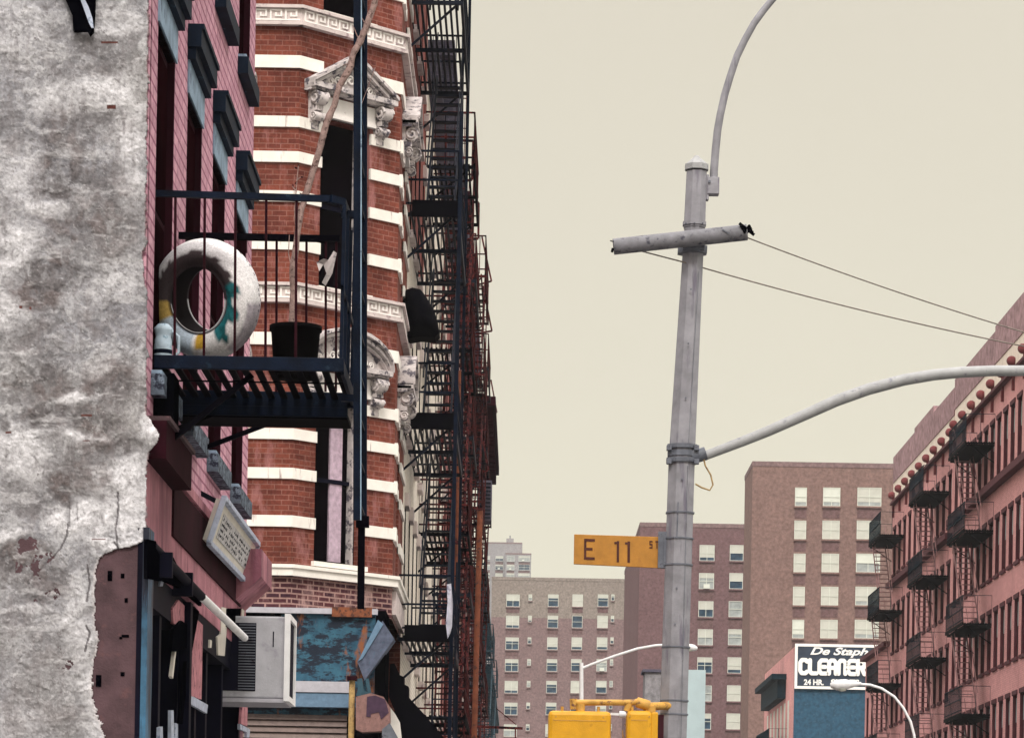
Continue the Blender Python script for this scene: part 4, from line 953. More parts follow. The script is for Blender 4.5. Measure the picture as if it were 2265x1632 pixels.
# bracket frames that stick out over the street
def frame_rod(pts, z, label, y, base_x):
    T = thing('washing_line_bracket', label, 'bracket', P(pts[0][0], pts[0][1], z), 'thin iron brackets jutting over the avenue')
    mb = MB(); q = [P(a, b, z) for a, b in pts]
    for i in range(len(q) - 1): mb.bar(q[i], q[i + 1], .045, .045)
    mb.build('rod', 'iron_rust', T)
frame_rod([(1020, 311), (1047, 312), (1044, 398), (1018, 402)], 60.5, 'topmost thin iron bracket frame against the sky, highest of the left row', 0, 0)
frame_rod([(1047, 447), (1059, 449), (1058, 528), (1035, 530)], 66.5, 'narrow upright iron bracket frame just below the topmost one', 0, 0)
frame_rod([(1066, 524), (1087, 622), (1050, 632)], 86, 'slanted iron bracket with an arm, upper of the two equal ones', 0, 0)
frame_rod([(1068, 632), (1088, 732), (1052, 738)], 86, 'slanted iron bracket with an arm, lower of the two equal ones', 0, 0)
frame_rod([(1086, 840), (1099, 912), (1080, 914)], 104, 'slanted iron bracket beside the deep dark cornice', 0, 0)
frame_rod([(1068, 972), (1081, 1040), (1056, 1046)], 90, 'slanted iron bracket just above the grey ventilator box', 0, 0)
VB = thing('ventilator_box', 'slate grey louvred box projecting from the left row against the sky', 'ventilator', P(1071, 1155, 100))
a, b = P(1054, 1150, 100), P(1088, 1062, 100)
mb = MB(); mb.box((a.x, 100, a.z), (b.x, 101.2, b.z)); mb.build('case', 'row_slate', VB)
mb = MB(); z_ = a.z + .06
while z_ < b.z - .06: mb.box((a.x + .03, 99.96, z_), (b.x - .03, 99.998, z_ + .05)); z_ += .12
mb.build('louvre', 'iron', VB)
mb = MB(); mb.bar((XW, 100.5, a.z + .1), (a.x, 100.5, a.z + .1), .06); mb.bar((XW, 100.5, b.z - .1), (a.x, 100.5, b.z - .1), .06); mb.build('bracket', 'iron', VB)
TP = thing('black_tarpaulin', 'large black tarpaulin bundled on the navy fire escape of the striped building', 'tarpaulin', P(925, 740, 49.6))
mb = MB(); pl = [(893, 643), (912, 636), (930, 640), (942, 655), (953, 675), (962, 690), (968, 712), (972, 735), (962, 746), (930, 744), (905, 748), (889, 738), (891, 690)]
c0 = P(928, 700, 49.5); ring = [P(x, y, 49.62) for x, y in pl]; mid = [c0.lerp(q, .72) + Vector((0, -.22 + .05 * math.sin(i * 2.4), 0)) for i, q in enumerate(ring)]; n_ = len(ring)
mb.add(ring + mid + [c0 + Vector((0, -.28, 0))], [(i, (i + 1) % n_, n_ + (i + 1) % n_, n_ + i) for i in range(n_)] + [(n_ + i, n_ + (i + 1) % n_, 2 * n_) for i in range(n_)], 0, True)
mb.prism(ring, (0, .5, 0)); mb.build('sheet', 'iron_black', TP)
GC = thing('hanging_sheet', 'long pale grey sheet hanging from the navy fire escape above the dark canopy', 'cloth', P(993, 1290, 49.4))
mb = MB(); pl = [(988, 1292), (998, 1290), (1002, 1335), (1000, 1385), (996, 1400), (990, 1412), (986, 1380), (990, 1330)]
mb.prism([P(x, y, 49.4 + .05 * math.sin(i * 1.9)) for i, (x, y) in enumerate(pl)], (0, .012, 0)); mb.build('sheet', 'cloth_grey', GC)
# rusty poles on the left sidewalk
RP = thing('rusty_street_pole', 'thick rust red street pole with a thin side arm', 'pole', Vector((P(1052, 1632, 75).x, 74.5, 0)))
q0 = P(1049, 1632, 66); q1 = P(1062, 1130, 66)
mb = MB(); mb.tube([q0 + (q0 - q1) * .18, q0, q1], .062, 10); mb.build('pole', 'rust_pole', RP)
mb = MB(); mb.bar(P(1050, 1606, 66), P(1156, 1610, 66), .05, .05); mb.bar(P(1098, 1566, 66), P(1142, 1602, 66), .018, .018); mb.bar(P(1140, 1608, 66), P(1140, 1640, 66), .03, .03); mb.build('side_arm', 'iron_rust', RP)
RT = thing('rusty_drain_pipe', 'thin orange rusty pipe running up through the left fire escapes', 'pipe', P(1008, 1290, 57))
mb = MB(); mb.tube([P(1006, 1420, 57.4), P(1012, 1100, 57.4), P(1016, 820, 57.4)], .036, 8); mb.build('pipe', 'rust_pole', RT)
mb = MB()
for py in (900, 1050, 1200, 1350): p = P(1012, py, 57.4); mb.box((p.x - .06, 57.36, p.z - .03), (p.x + .06, 57.5, p.z + .03))
mb.build('pipe_collar', 'iron_rust', RT)
# ================================================================ NEAR STREET LIGHT POLE
ZP = 27.0; sp = ZP / F
PL = thing('street_light_pole', 'tall grey octagonal steel pole carrying the street sign and curved arms', 'street light', Vector((P(1480, 1900, ZP).x, ZP, 0)))
def octo(mb, y0, x0, w0, y1, x1, w1, mi=0):
    a, b = P(x0, y0, ZP), P(x1, y1, ZP); ra, rb = w0 * sp / 2 / math.cos(math.pi / 8), w1 * sp / 2 / math.cos(math.pi / 8)
    def ring(c, r): return [c + Vector((r * math.cos(math.pi / 4 * k_ + math.pi / 8), r * math.sin(math.pi / 4 * k_ + math.pi / 8), 0)) for k_ in range(8)]
    A, B = ring(a, ra), ring(b, rb); n_ = 8
    mb.add(A + B, [(i, i + 8, (i + 1) % 8 + 8, (i + 1) % 8) for i in range(8)] + [tuple(range(8)), tuple(reversed(range(8, 16)))], mi)
mb = MB(); octo(mb, 380, 1541, 44, 505, 1536, 47); octo(mb, 497, 1536, 50, 500, 1536, 50); octo(mb, 505, 1535.8, 44, 1010, 1508, 57); octo(mb, 1010, 1508, 57, 1632, 1488, 60); octo(mb, 1632, 1488, 60, 2310, 1466, 68)
mb.build('pole', 'galv', PL, bevel=.003)
mb = MB(); octo(mb, 365, 1541, 51, 377, 1541, 51); octo(mb, 350, 1541, 16, 365, 1541, 48); octo(mb, 345, 1541, 8, 350, 1541, 16); mb.build('pole_cap', 'galv_light', PL)
mb = MB(); octo(mb, 492, 1536, 51, 500, 1536, 51)
for x in (1517, 1536, 1554):
    p = P(x, 494, ZP - .105); mb.box((p.x - .006, p.y - .01, p.z - .006), (p.x + .006, p.y + .02, p.z + .006), 1)
mb.build('pole_rim', ['galv', 'steel_dark'], PL)
mb = MB(); octo(mb, 546, 1532, 64, 562, 1531, 64); mb.box(tuple(P(1508, 556, ZP) + Vector((0, -.16, -.01))), tuple(P(1556, 540, ZP) + Vector((0, -.05, 0)))); mb.build('crossbar_collar', 'steel_dark', PL)
zc_ = ZP - .20
mb = MB(); a, b = P(1357, 546, zc_), P(1652, 514, zc_); n_ = 14
mb.tube([a, b], .068, 20, 0, cap=False); 
mb.build('crossbar', 'tube_grey', PL)
mb = MB()
for (p, d) in ((a, (b - a).normalized()), (b, (a - b).normalized())): mb.tube([p + d * .05, p + d * .06], .066, 16)
for k_ in range(5): mb.bar(b + Vector((-.03 - .01 * k_, -.07, .02 * k_ - .02)), b + Vector((.02 + .01 * k_, -.04, .05 - .02 * k_)), .02, .02)
mb.bar(a + Vector((.0, -.06, .03)), a + Vector((-.03, -.05, .04)), .01, .008); mb.tube([b + Vector((0, 0, .01)), b + Vector((.012, 0, .0))], .05, 10)
mb.bar(a + Vector((.0, -.04, -.04)), a + Vector((-.02, -.04, -.035)), .04, .03)
mb.build('torn_end', 'black', PL)
mb = MB(); mb.bar(P(1598, 508, zc_ - .07), P(1612, 517, zc_ - .07), .01, .01); mb.build('strap', 'steel_dark', PL)
mb = MB()
def cat(p0, p1, sag, n_=24): return [p0.lerp(p1, i / n_) + Vector((0, 0, -sag * 4 * (i / n_) * (1 - i / n_))) for i in range(n_ + 1)]
w1 = P(2265, 722, 29.2); w0 = P(1648, 524, zc_); w2 = P(1420, 556, zc_ + .05); w3 = P(2265, 752, 29.2)
mb.tube(cat(w0, w0 + (w1 - w0) * 1.5, .06), .0062, 6, cap=False); mb.build('guy_wire', 'cable', PL)
mb = MB(); mb.tube(cat(w2, P(1512, 580, zc_ + .12), 0, 2) + cat(P(1512, 580, zc_ + .12), w3 + (w3 - P(1512, 580, zc_ + .12)) * .4, .07), .0062, 6, cap=False); mb.build('guy_wire', 'cable', PL)
# upper lamp arm
mb = MB(); top = [(1579, 432), (1579, 380), (1583, 330), (1587, 290), (1593, 255), (1603, 210), (1615, 170), (1630, 125), (1648, 88), (1668, 52), (1690, 22), (1715, -8), (1760, -48), (1820, -85), (1900, -115), (1990, -130)]
mb.tube([P(x, y, ZP + .02) for x, y in top], [.036 - .0006 * i for i in range(len(top))], 12); mb.build('lamp_arm', 'galv', PL)
e_ = P(1990, -130, ZP + .02); mb = MB(); mb.lathe(e_, (1, 0, 0), [(0, -.05), (.06, -.04), (.1, .05), (.17, .25), (.18, .45), (.12, .6), (0, .64)], 20); mb.build('lamp_head', 'lamp_white', PL)
mb = MB(); a = P(1564, 394, ZP); b = P(1590, 432, ZP); mb.box((a.x, ZP - .05, b.z), (b.x, ZP + .06, a.z)); mb.box((P(1562, 400, ZP).x, ZP - .04, P(1566, 444, ZP).z), (P(1568, 400, ZP).x, ZP + .04, P(1566, 388, ZP).z)); mb.build('arm_bracket', 'galv', PL, bevel=.006)
mb = MB(); p = P(1569, 402, ZP - .055); mb.tube([p, p + Vector((0, -.012, 0))], .012, 8); mb.build('bolt', 'steel_dark', PL)
# mast arm
mb = MB(); arm = [(1548, 1012), (1580, 1000), (1640, 977), (1700, 953), (1770, 922), (1850, 886), (1920, 861), (2000, 840), (2065, 829), (2130, 823), (2200, 820), (2265, 820), (2360, 822), (2480, 826)]
mb.tube([P(x, y, ZP + .0) for x, y in arm], [.038, .040, .043, .045, .047, .05, .05, .049, .048, .047, .046, .045, .044, .042], 16); mb.build('mast_arm', 'galv_light', PL)
mb = MB(); octo(mb, 984, 1509, 66, 993, 1509, 66); octo(mb, 1014, 1507, 66, 1024, 1507, 66); octo(mb, 998, 1508, 62, 1010, 1508, 62)
p = P(1548, 1008, ZP); mb.tube([p + Vector((-.08, 0, 0)), p + Vector((-.02, 0, .01))], .085, 12); mb.tube([p + Vector((-.02, 0, 0.0)), p + Vector((.05, 0, .022))], .058, 12)
for py in (990, 1020):
    for x in (1480, 1541): q = P(x, py, ZP - .09); mb.box((q.x - .02, q.y - .02, q.z - .02), (q.x + .02, q.y + .06, q.z + .02))
mb.build('arm_clamp', 'steel_dark', PL)
mb = MB(); mb.tube([P(x, y, ZP - .02) for x, y in ((1556, 1012), (1560, 1030), (1572, 1050), (1577, 1072), (1570, 1084), (1552, 1078), (1538, 1070))], .0075, 6); mb.build('cable_loop', 'ochre_post', PL)
mb = MB(); p = P(1500, 1110, ZP - .125); q = P(1497, 1190, ZP - .125); mb.bar(p, q, .010, .006); 
for py in (1133, 1190, 1248, 1430, 1548, 1578): octo(mb, py, 1508 - (py - 1010) * .031, 62.5, py + 3, 1508 - (py - 1010) * .031, 62.5)
mb.build('strap_band', 'steel_dark', PL)
mb = MB()
for py in (640, 760, 880, 1060, 1300, 1380): q = P(1532 - (py - 560) * .0475, py, ZP - .118); mb.tube([q, q + Vector((0, -.008, 0))], .008, 6)
mb.build('pole_bolt', 'steel_dark', PL)
mb = MB(); mb.bar(P(1546, 600, ZP - .085), P(1521, 1010, ZP - .108), .004, .004); mb.bar(P(1521, 1030, ZP - .112), P(1506, 1632, ZP - .118), .004, .004); mb.build('pole_seam', 'steel_dark', PL)
# street sign E 11 ST
zs = ZP - .02
SG = thing('street_name_sign', 'yellow street name sign reading E 11 ST fixed to the grey pole', 'street sign', P(1460, 1250, zs))
c1, c2, c3, c4 = P(1270, 1181, zs), P(1462, 1187, zs - .0), P(1462, 1256, zs), P(1269, 1247, zs)
mb = MB(); mb.prism([c1, c4, c3, c2], (0, .03, 0)); mb.build('plate', 'sign_yellow', SG, bevel=.003)
def sgp(u, v, d): return c4.lerp(c3, u).lerp(c1.lerp(c2, u), v) + Vector((0, -d, 0))
mb = MB()
def st(u0, u1, v0, v1): mb.prism([sgp(u0, v0, .0), sgp(u1, v0, .0), sgp(u1, v1, .0), sgp(u0, v1, .0)], (0, -.004, 0))
def U_(x): return (x - 235) / (705 - 235) * .98
E0, E1, t_ = U_(291), U_(350), .026
VB0, VB1 = .17, .86
st(E0, E0 + t_, VB0, VB1); st(E0 + t_, E1, VB0, VB0 + .085); st(E0 + t_, E1, VB1 - .085, VB1); st(E0 + t_, E1 - .025, .48, .565)
for (xa, xb) in ((471, 484), (530, 544)):
    st(U_(xa), U_(xb), .13, .82); st(U_(xa) - .028, U_(xa), .72, .79)
mb.build('lettering', 'sign_ink', SG)
mb = MB()
def st2(a, b, c, d): st(a, b, c, d)
sx, sw, tt_ = U_(651), .036, .010
for (a, b, c, d) in ((0, 1, .72, .77), (0, .3, .77, .84), (0, 1, .62, .665), (.7, 1, .665, .72), (0, 1, .82, .865), (.0, .0, 0, 0)): 
    if b > a: st(sx + a * sw, sx + b * sw, c, d)
tx = U_(684); st(tx, tx + .034, .82, .865); st(tx + .012, tx + .022, .62, .82)
mb.build('small_lettering', 'sign_ink', SG)
mb = MB(); a = P(1456, 1181, zs); b = P(1480, 1256, zs); mb.box((a.x, zs - .03, b.z), (b.x, zs + .05, a.z + .02)); mb.box((a.x + .05, zs - .045, b.z + .02), (a.x + .062, zs - .03, a.z)); mb.build('clamp', 'steel_dark', SG)
# traffic signals (backs)
def signal(label, px0, px1, py, deep, with_side):
    z_ = ZP - .35; a = P(px0, py, z_); b = P(px1, py, z_); ht = .95
    T = thing('traffic_signal', label, 'traffic signal', Vector(((a.x + b.x) / 2, z_, a.z - ht)), 'yellow traffic signals seen from behind')
    mb = MB()
    for k_ in range(3): mb.box((a.x, z_, a.z - (k_ + 1) * .33 + .012), (b.x, z_ + deep, a.z - k_ * .33 - (0 if k_ == 0 else .004)))
    mb.build('housing', 'signal_yellow', T, bevel=.035)
    mb = MB(); cx_ = (a.x + b.x) / 2
    for k_ in range(3):
        zc0 = a.z - k_ * .33
        for (dx, dz) in ((.42, .05), (-.42, .05), (.42, .28), (-.42, .28)): q = Vector((cx_ + dx * (b.x - a.x) * .9, z_ - .004, zc0 - dz)); mb.tube([q, q + Vector((0, .01, 0))], .008, 8)
    mb.build('rivet', 'signal_bracket', T)
    mb = MB(); mb.box((a.x + .04, z_ - .003, a.z - .085), (b.x - .04, z_ + .004, a.z - .078)); mb.build('seam', 'signal_bracket', T)
    mb = MB()
    for x in (.22, .8): q = a.lerp(b, x); mb.tube([q + Vector((0, .06, -.01)), q + Vector((0, .06, .035))], .014, 8)
    mb.build('top_bolt', 'signal_bracket', T)
    mb = MB()
    for k_ in range(3): c0 = Vector(((a.x + b.x) / 2, z_ + deep, a.z - k_ * .33 - .165)); mb.tube([c0, c0 + Vector((0, .2, -.01))], .13, 20, cap=False)
    mb.build('visor', 'signal_yellow', T)
    mb = MB()
    for k_ in range(3): c0 = Vector(((a.x + b.x) / 2, z_ + deep, a.z - k_ * .33 - .165)); mb.tube([c0, c0 + Vector((0, .01, 0))], .11, 20)
    mb.build('lens', 'win_dark', T)
    if with_side:
        mb = MB(); mb.box((b.x - .01, z_ + .02, a.z - .99), (b.x + .05, z_ + deep - .03, a.z - .01)); mb.build('side_door', 'signal_yellow', T, bevel=.01)
        mb = MB(); mb.box((b.x + .051, z_ + .05, a.z - .99), (b.x + .10, z_ + deep, a.z - .03)); mb.build('dark_side', 'win_dark', T)
    return T
signal('wider yellow traffic signal, left of the pair and hung free of the pole', 1213, 1352, 1570, .2, False)
signal('narrower yellow traffic signal, right of the pair and next to the pole', 1386, 1443, 1570, .2, True)
zb = ZP - .28
SBK = thing('signal_bracket_arm', 'yellowish pipe bracket above the two traffic signals, clamped to the pole', 'bracket', P(1460, 1560, zb))
mb = MB(); mb.tube([P(1270, 1553, zb), P(1400, 1553, zb), P(1418, 1549, zb)], .026, 10); mb.tube([P(1408, 1552, zb), P(1436, 1560, zb)], .045, 12); mb.tube([P(1425, 1562, zb), P(1482, 1560, zb + .2)], .034, 10)
mb.tube([P(1268, 1545, zb), P(1269, 1568, zb)], .032, 10); mb.tube([P(1284, 1556, zb), P(1284, 1575, zb)], .04, 10); mb.tube([P(1392, 1556, zb), P(1386, 1572, zb)], .03, 10); mb.tube([P(1440, 1562, zb), P(1440, 1574, zb)], .04, 10)
mb.build('pipe', 'signal_bracket', SBK)
mb = MB(); mb.bar(P(1350, 1578, zb), P(1390, 1580, zb), .02, .02); mb.tube([P(1370, 1579, zb), P(1384, 1579, zb)], .03, 8); mb.build('tie_rod', 'lamp_white', SBK)
# ================================================================ MID DISTANCE LAMPS
def cobra(label, pole, armpts, head, z, r_=.05):
    b = P(*pole[0], z); T = thing('street_lamp', label, 'street lamp', Vector((b.x - .02, z, 0)), 'far street lamps')
    t_ = P(*pole[1], z); mb = MB(); mb.tube([b + (b - t_).normalized() * (b.z / max(.1, (t_ - b).normalized().z)), b, t_], [r_ * 1.3, r_ * 1.1, r_], 10); mb.build('pole', 'lamp_white', T)
    mb = MB(); pts = [P(x, y, z) for x, y in armpts]; mb.tube(pts, r_ * .7, 8); mb.build('arm', 'lamp_white', T)
    (hx0, hy0), (hx1, hy1) = head; a, b2 = P(hx0, hy0, z), P(hx1, hy1, z); L = (b2 - a).length
    mb = MB(); mb.lathe(a, b2 - a, [(0, 0), (.05 * L, 0), (.10 * L, .25 * L), (.17 * L, .5 * L), (.17 * L, .8 * L), (.08 * L, .98 * L), (0, L)], 16); mb.build('lamp_head', 'lamp_white', T)
    mb = MB(); c0 = a.lerp(b2, .62) + Vector((0, 0, -.12 * L)); mb.lathe(c0, (0, 0, -1), [(.15 * L, 0), (.12 * L, .07 * L), (0, .1 * L)], 14); mb.build('lens', 'blind_pale', T)
cobra('distant street lamp with a long sloping arm, standing behind the yellow signals', ((1286, 1560), (1286, 1465)), [(1286, 1478), (1310, 1468), (1360, 1450), (1410, 1434), (1450, 1427), (1505, 1424)], ((1500, 1426), (1543, 1434)), 78)
cobra('distant street lamp with a curved arm in front of the cleaner sign', ((2028, 1720), (2024, 1640)), [(2024, 1650), (2022, 1625), (2014, 1595), (1998, 1565), (1978, 1540), (1950, 1522), (1925, 1514), (1895, 1512)], ((1905, 1511), (1836, 1515)), 95, .06)
PB = thing('pale_blue_billboard', 'blank pale blue panel behind the grey pole, below the middle housing block', 'billboard', (P(1535, 1632, 130).x, 130, 0))
mb = MB(); a, b = P(1480, 1640, 130), P(1561, 1481, 130); mb.box((a.x, 130, a.z - 2.5), (b.x, 131.5, b.z)); mb.build('panel', 'pale_blue', PB)
mb = MB(); mb.box((a.x + .3, 130.3, 0), (a.x + .5, 130.5, a.z - 2.5)); mb.box((b.x - .5, 130.3, 0), (b.x - .3, 130.5, a.z - 2.5)); mb.build('leg', 'steel_dark', PB)
GB = thing('grey_roof_box', 'small blue grey roof shed showing left of the pole above the signals', 'shed', (P(1440, 1550, 135).x, 135, 0))
mb = MB(); a, b = P(1424, 1640, 135), P(1466, 1486, 135); mb.box((a.x, 135, 0), (b.x, 137, b.z)); mb.build('wall', 'far_grey', GB)
mb = MB(); mb.box((a.x - .1, 134.9, b.z), (b.x + .1, 137.1, b.z + .12)); mb.build('roof', 'row_slate', GB)
# ================================================================ RIGHT TENEMENTS
XR = 17.0
def right_building(name, label, y0, y1, attic_top, line_z, course_z, nw, levels_w, wallm, has_cornice=True, plain=0):
    B = thing(name, label, 'building', (XR + 6, y0, 0))
    Fr = Face((XR, y0), (0, 1), (-1, 0)); L = y1 - y0; hs = []; pos = []
    ww, wh = .95, 2.05
    for z in levels_w:
        for c in range(nw):
            u = plain + (c + .5) * (L - plain) / nw; hs.append((u - ww / 2, u + ww / 2, z, z + wh)); pos.append((u, z))
    mb = MB(); Fr.wall(mb, 0, L, 0, line_z, hs, .15, 0, 1)
    mb.quad((XR, y0, 0), (XR + 14, y0, 0), (XR + 14, y0, attic_top), (XR, y0, attic_top)); mb.quad((XR, y1, 0), (XR + 14, y1, 0), (XR + 14, y1, attic_top), (XR, y1, attic_top))
    mb.build('wall', [wallm, 'course_maroon'], B)
    u, z = pos[0]; mb = MB(); Fr.box(mb, u - ww / 2, u + ww / 2, z, z + wh, -.15, -.12); w1 = mb.build('window', 'win_dark', B)
    mb = MB(); Fr.box(mb, u - ww / 2 - .1, u + ww / 2 + .1, z - .12, z, -.1, .07); Fr.box(mb, u - ww / 2 - .08, u + ww / 2 + .08, z + wh, z + wh + .16, -.05, .04); mb.build('surround', 'course_maroon', w1)
    mb = MB(); Fr.box(mb, u - ww / 2 + .05, u + ww / 2 - .05, z + wh * .55, z + wh - .08, -.12, -.105); sh = mb.build('blind', 'win_grey', w1)
    for (u2, z2) in pos[1:]: dup(w1, B, (0, u2 - u, z2 - z))
    mb = MB(); Fr.wall(mb, 0, L, line_z, attic_top - 1.10, [], .1, 0); mb.build('cream_band', 'cream_band', B)
    mb = MB(); yy = 0; seg = [0, L * .31, L * .62, L]
    for i, (a, b) in enumerate(zip(seg[:-1], seg[1:])): Fr.box(mb, a, b - .002, attic_top - 1.10, attic_top + (.0, .28, .1)[i], -.4, .03)
    mb.box((XR + .4, y0, attic_top - .6), (XR + 13.9, y1, attic_top - .5)); mb.build('parapet', 'attic_mauve', B)
    mb = MB()
    for (a, b) in ((0, L),): Fr.box(mb, a, b - .6, line_z - .06, line_z + .05, 0, .22)
    Fr.box(mb, .1, L - .1, course_z - .12, course_z + .12, 0, .30); mb.build('string_course', 'course_maroon', B)
    mb = MB(); n_ = int(L / 2.55)
    for i in range(n_ + 1):
        if plain and i * 2.55 < plain: continue
        c0 = Fr.p(.5 + i * (L - 1) / n_, line_z + .45, .12); mb.lathe(c0 - Vector((0, 0, .2)), (0, 0, 1), [(.18 * math.sin(math.pi * q / 8) , .18 - .18 * math.cos(math.pi * q / 8)) for q in range(9)], 10); Fr.box(mb, .5 + i * (L - 1) / n_ - .06, .5 + i * (L - 1) / n_ + .06, line_z - .6, line_z + .3, 0, .1)
    mb.build('rosette', 'rosette_red', B)
    return B
lw = [14.65, 11.25, 7.9, 4.5, 1.2]
LZ = P(1992, 1099, 147).z
right_building('pink_tenement', 'long pink brick tenement on the right with round rosettes under its parapet', 126.3, 147.0, 22.35, 20.2, 16.45, 11, [16.95, 13.35, 10.0, 6.65, 3.3], 'red_pink')
right_building('nearer_pink_tenement', 'nearer pink brick tenement at the right edge of the picture', 98.0, 126.2, 22.55, 20.35, 16.9, 13, [17.25, 13.65, 10.3, 6.95, 3.6], 'red_pink', plain=7.5)
LR = row = None
B3 = thing('low_red_tenement', 'lower reddish tenement tucked between the pink one and the cleaner sign', 'building', (XR + 6, 147.2, 0))
Fr = Face((XR, 147.2), (0, 1), (-1, 0)); hs = []; pos = []
for z in (3.3, 6.65, 10.0):
    for c in range(5): u = .9 + c * 2.05; hs.append((u - .45, u + .45, z, z + 1.9)); pos.append((u, z))
mb = MB(); Fr.wall(mb, 0, 10.3, 0, 13.75, hs, .10, 0, 1); mb.quad((XR, 147.2, 0), (XR + 14, 147.2, 0), (XR + 14, 147.2, 13.75), (XR, 147.2, 13.75)); mb.box((XR + .3, 147.3, 13.4), (XR + 14, 157.4, 13.6)); mb.build('wall', ['red_pink', 'course_maroon'], B3)
u, z = pos[0]; mb = MB(); Fr.box(mb, u - .45, u + .45, z, z + 1.9, -.10, -.08); w1 = mb.build('window', 'win_dark', B3)
mb = MB(); Fr.box(mb, u - .55, u + .55, z - .12, z, -.1, .07); mb.build('sill', 'course_maroon', w1)
for (u2, z2) in pos[1:]: dup(w1, B3, (0, u2 - u, z2 - z))
mb = MB(); Fr.box(mb, 0, 10.3, 13.75, 13.95, 0, .3); mb.build('cornice', 'course_maroon', B3)
lv = [8.5, 11.75, 15.05, 18.55]
def rfe(label, yc, lv_, hl=2.3): return fire_escape(label, XR, -1, yc - hl, yc + hl, lv_, 'iron_green', 1.05, 1.0, .19, pmat='iron_black', stairs=True, matr='iron_green', bw=.018, stairm='faded_iron')
rfe('dark green fire escape nearest the right edge of the picture', 117.6, [5.3, 8.7, 12.0, 15.4, 18.6])
rfe('dark green fire escape in the middle of the pink tenement', 129.8, [5.0, 8.4, 11.7, 15.0, 18.4])
rfe('dark green fire escape at the far corner of the pink tenement', 145.0, [5.0, 8.4, 11.7, 15.0, 18.4])
# cleaner sign building
ZS = 199.0
SBB = thing('sign_gable_building', 'narrow red tenement whose blue side wall carries the cleaner sign', 'building', (XR + 6, 205, 0))
tz = P(1755, 1428, ZS).z
mb = MB(); xl = P(1755, 1560, ZS).x; mb.box((xl, ZS + .02, 0), (xl + 16, ZS + 24, tz - .05)); mb.build('wall', 'red_pink', SBB)
mb = MB(); mb.box((xl + .02, ZS - .06, 0), (xl + 16, ZS + .01, P(1830, 1523, ZS).z)); mb.build('side_wall', 'blue_wall', SBB, label='deep blue painted side wall below the sign')
Fs = Face((xl, ZS), (0, 1), (-1, 0))
mb = MB(); Fs.box(mb, 6, 20, tz - 2.9, tz - 1.7, 0, .55); Fs.box(mb, 5.6, 20.4, tz - 1.7, tz - 1.35, 0, .95); mb.build('cornice', 'iron_green', SBB)
mb = MB(); Fs.box(mb, 3.2, 4.1, tz - 5.9, tz - 3.2, -.1, .03); w1 = mb.build('window', 'blind_pale', SBB)
for k_ in range(1, 7): dup(w1, SBB, (0, k_ * 2.8, 0))
for k_ in range(0, 7): dup(w1, SBB, (0, k_ * 2.8, -3.6))
fire_escape('small dark fire escape on the tenement with the cleaner sign', xl, -1, 203, 214, [5.2, 8.6, 11.9], 'iron_green', 1.2, 1.0, .3, pmat='iron_black', screen='mesh_screen', stairs=True, bw=.04)
CS = thing('cleaner_sign', 'navy painted wall sign with white border reading CLEANERS above the blue wall', 'sign', P(1757, 1524, ZS - .2))
s0 = P(1757, 1522, ZS - .25); s1 = P(1950, 1426, ZS - .25); sw_, sh_ = s1.x - s0.x, s1.z - s0.z; sw_ *= 1.12
def sbx(mb, u0, u1, v0, v1, d0, d1, mi=0): mb.box((s0.x + u0, ZS - .25 - d1, s0.z + v0), (s0.x + u1, ZS - .25 - d0, s0.z + v1), mi)
mb = MB(); sbx(mb, 0, sw_, 0, sh_, 0, -.15); mb.build('panel', 'sign_navy', CS)
mb = MB(); bw_ = .17
sbx(mb, 0, sw_, 0, bw_, 0, .03); sbx(mb, 0, sw_, sh_ - bw_, sh_, 0, .03); sbx(mb, 0, bw_, bw_, sh_ - bw_, 0, .03); sbx(mb, sw_ - bw_, sw_, bw_, sh_ - bw_, 0, .03); mb.build('border', 'sign_white', CS)
def text(s, name, px0, pyb, cap_px, width_px, parent, mat, shear=0, extra=.0):
    cu = bpy.data.curves.new(name, 'FONT'); cu.body = s; cu.size = 1; cu.shear = shear; cu.extrude = .012; cu.offset = extra
    ob = bpy.data.objects.new(name, cu); sc.collection.objects.link(ob); bpy.context.view_layer.update()
    dg = bpy.context.evaluated_depsgraph_get(); me = bpy.data.meshes.new_from_object(ob.evaluated_get(dg)); bpy.data.objects.remove(ob)
    co = np.zeros(len(me.vertices) * 3); me.vertices.foreach_get('co', co); co = co.reshape(-1, 3)
    mn, mxx = co.min(0), co.max(0); p0 = P(px0, pyb, ZS - .3); sx_ = width_px * ZS / F / (mxx[0] - mn[0]); sy_ = cap_px * ZS / F / (mxx[1] - mn[1])
    o = org(parent); X = p0.x + (co[:, 0] - mn[0]) * sx_ - o.x; Z = p0.z + (co[:, 1] - mn[1]) * sy_ - o.z; Y = ZS - .27 - (co[:, 2]) * 1.0 - o.y
    me.vertices.foreach_set('co', np.stack([X, Y, Z], 1).ravel()); me.materials.clear(); me.materials.append(M[mat]); me.update()
    q = bpy.data.objects.new(name, me); sc.collection.objects.link(q); q.parent = parent; return q
text('De Staph', 'script_lettering', 1792, 1452, 22, 128, CS, 'sign_white', .35, .03)
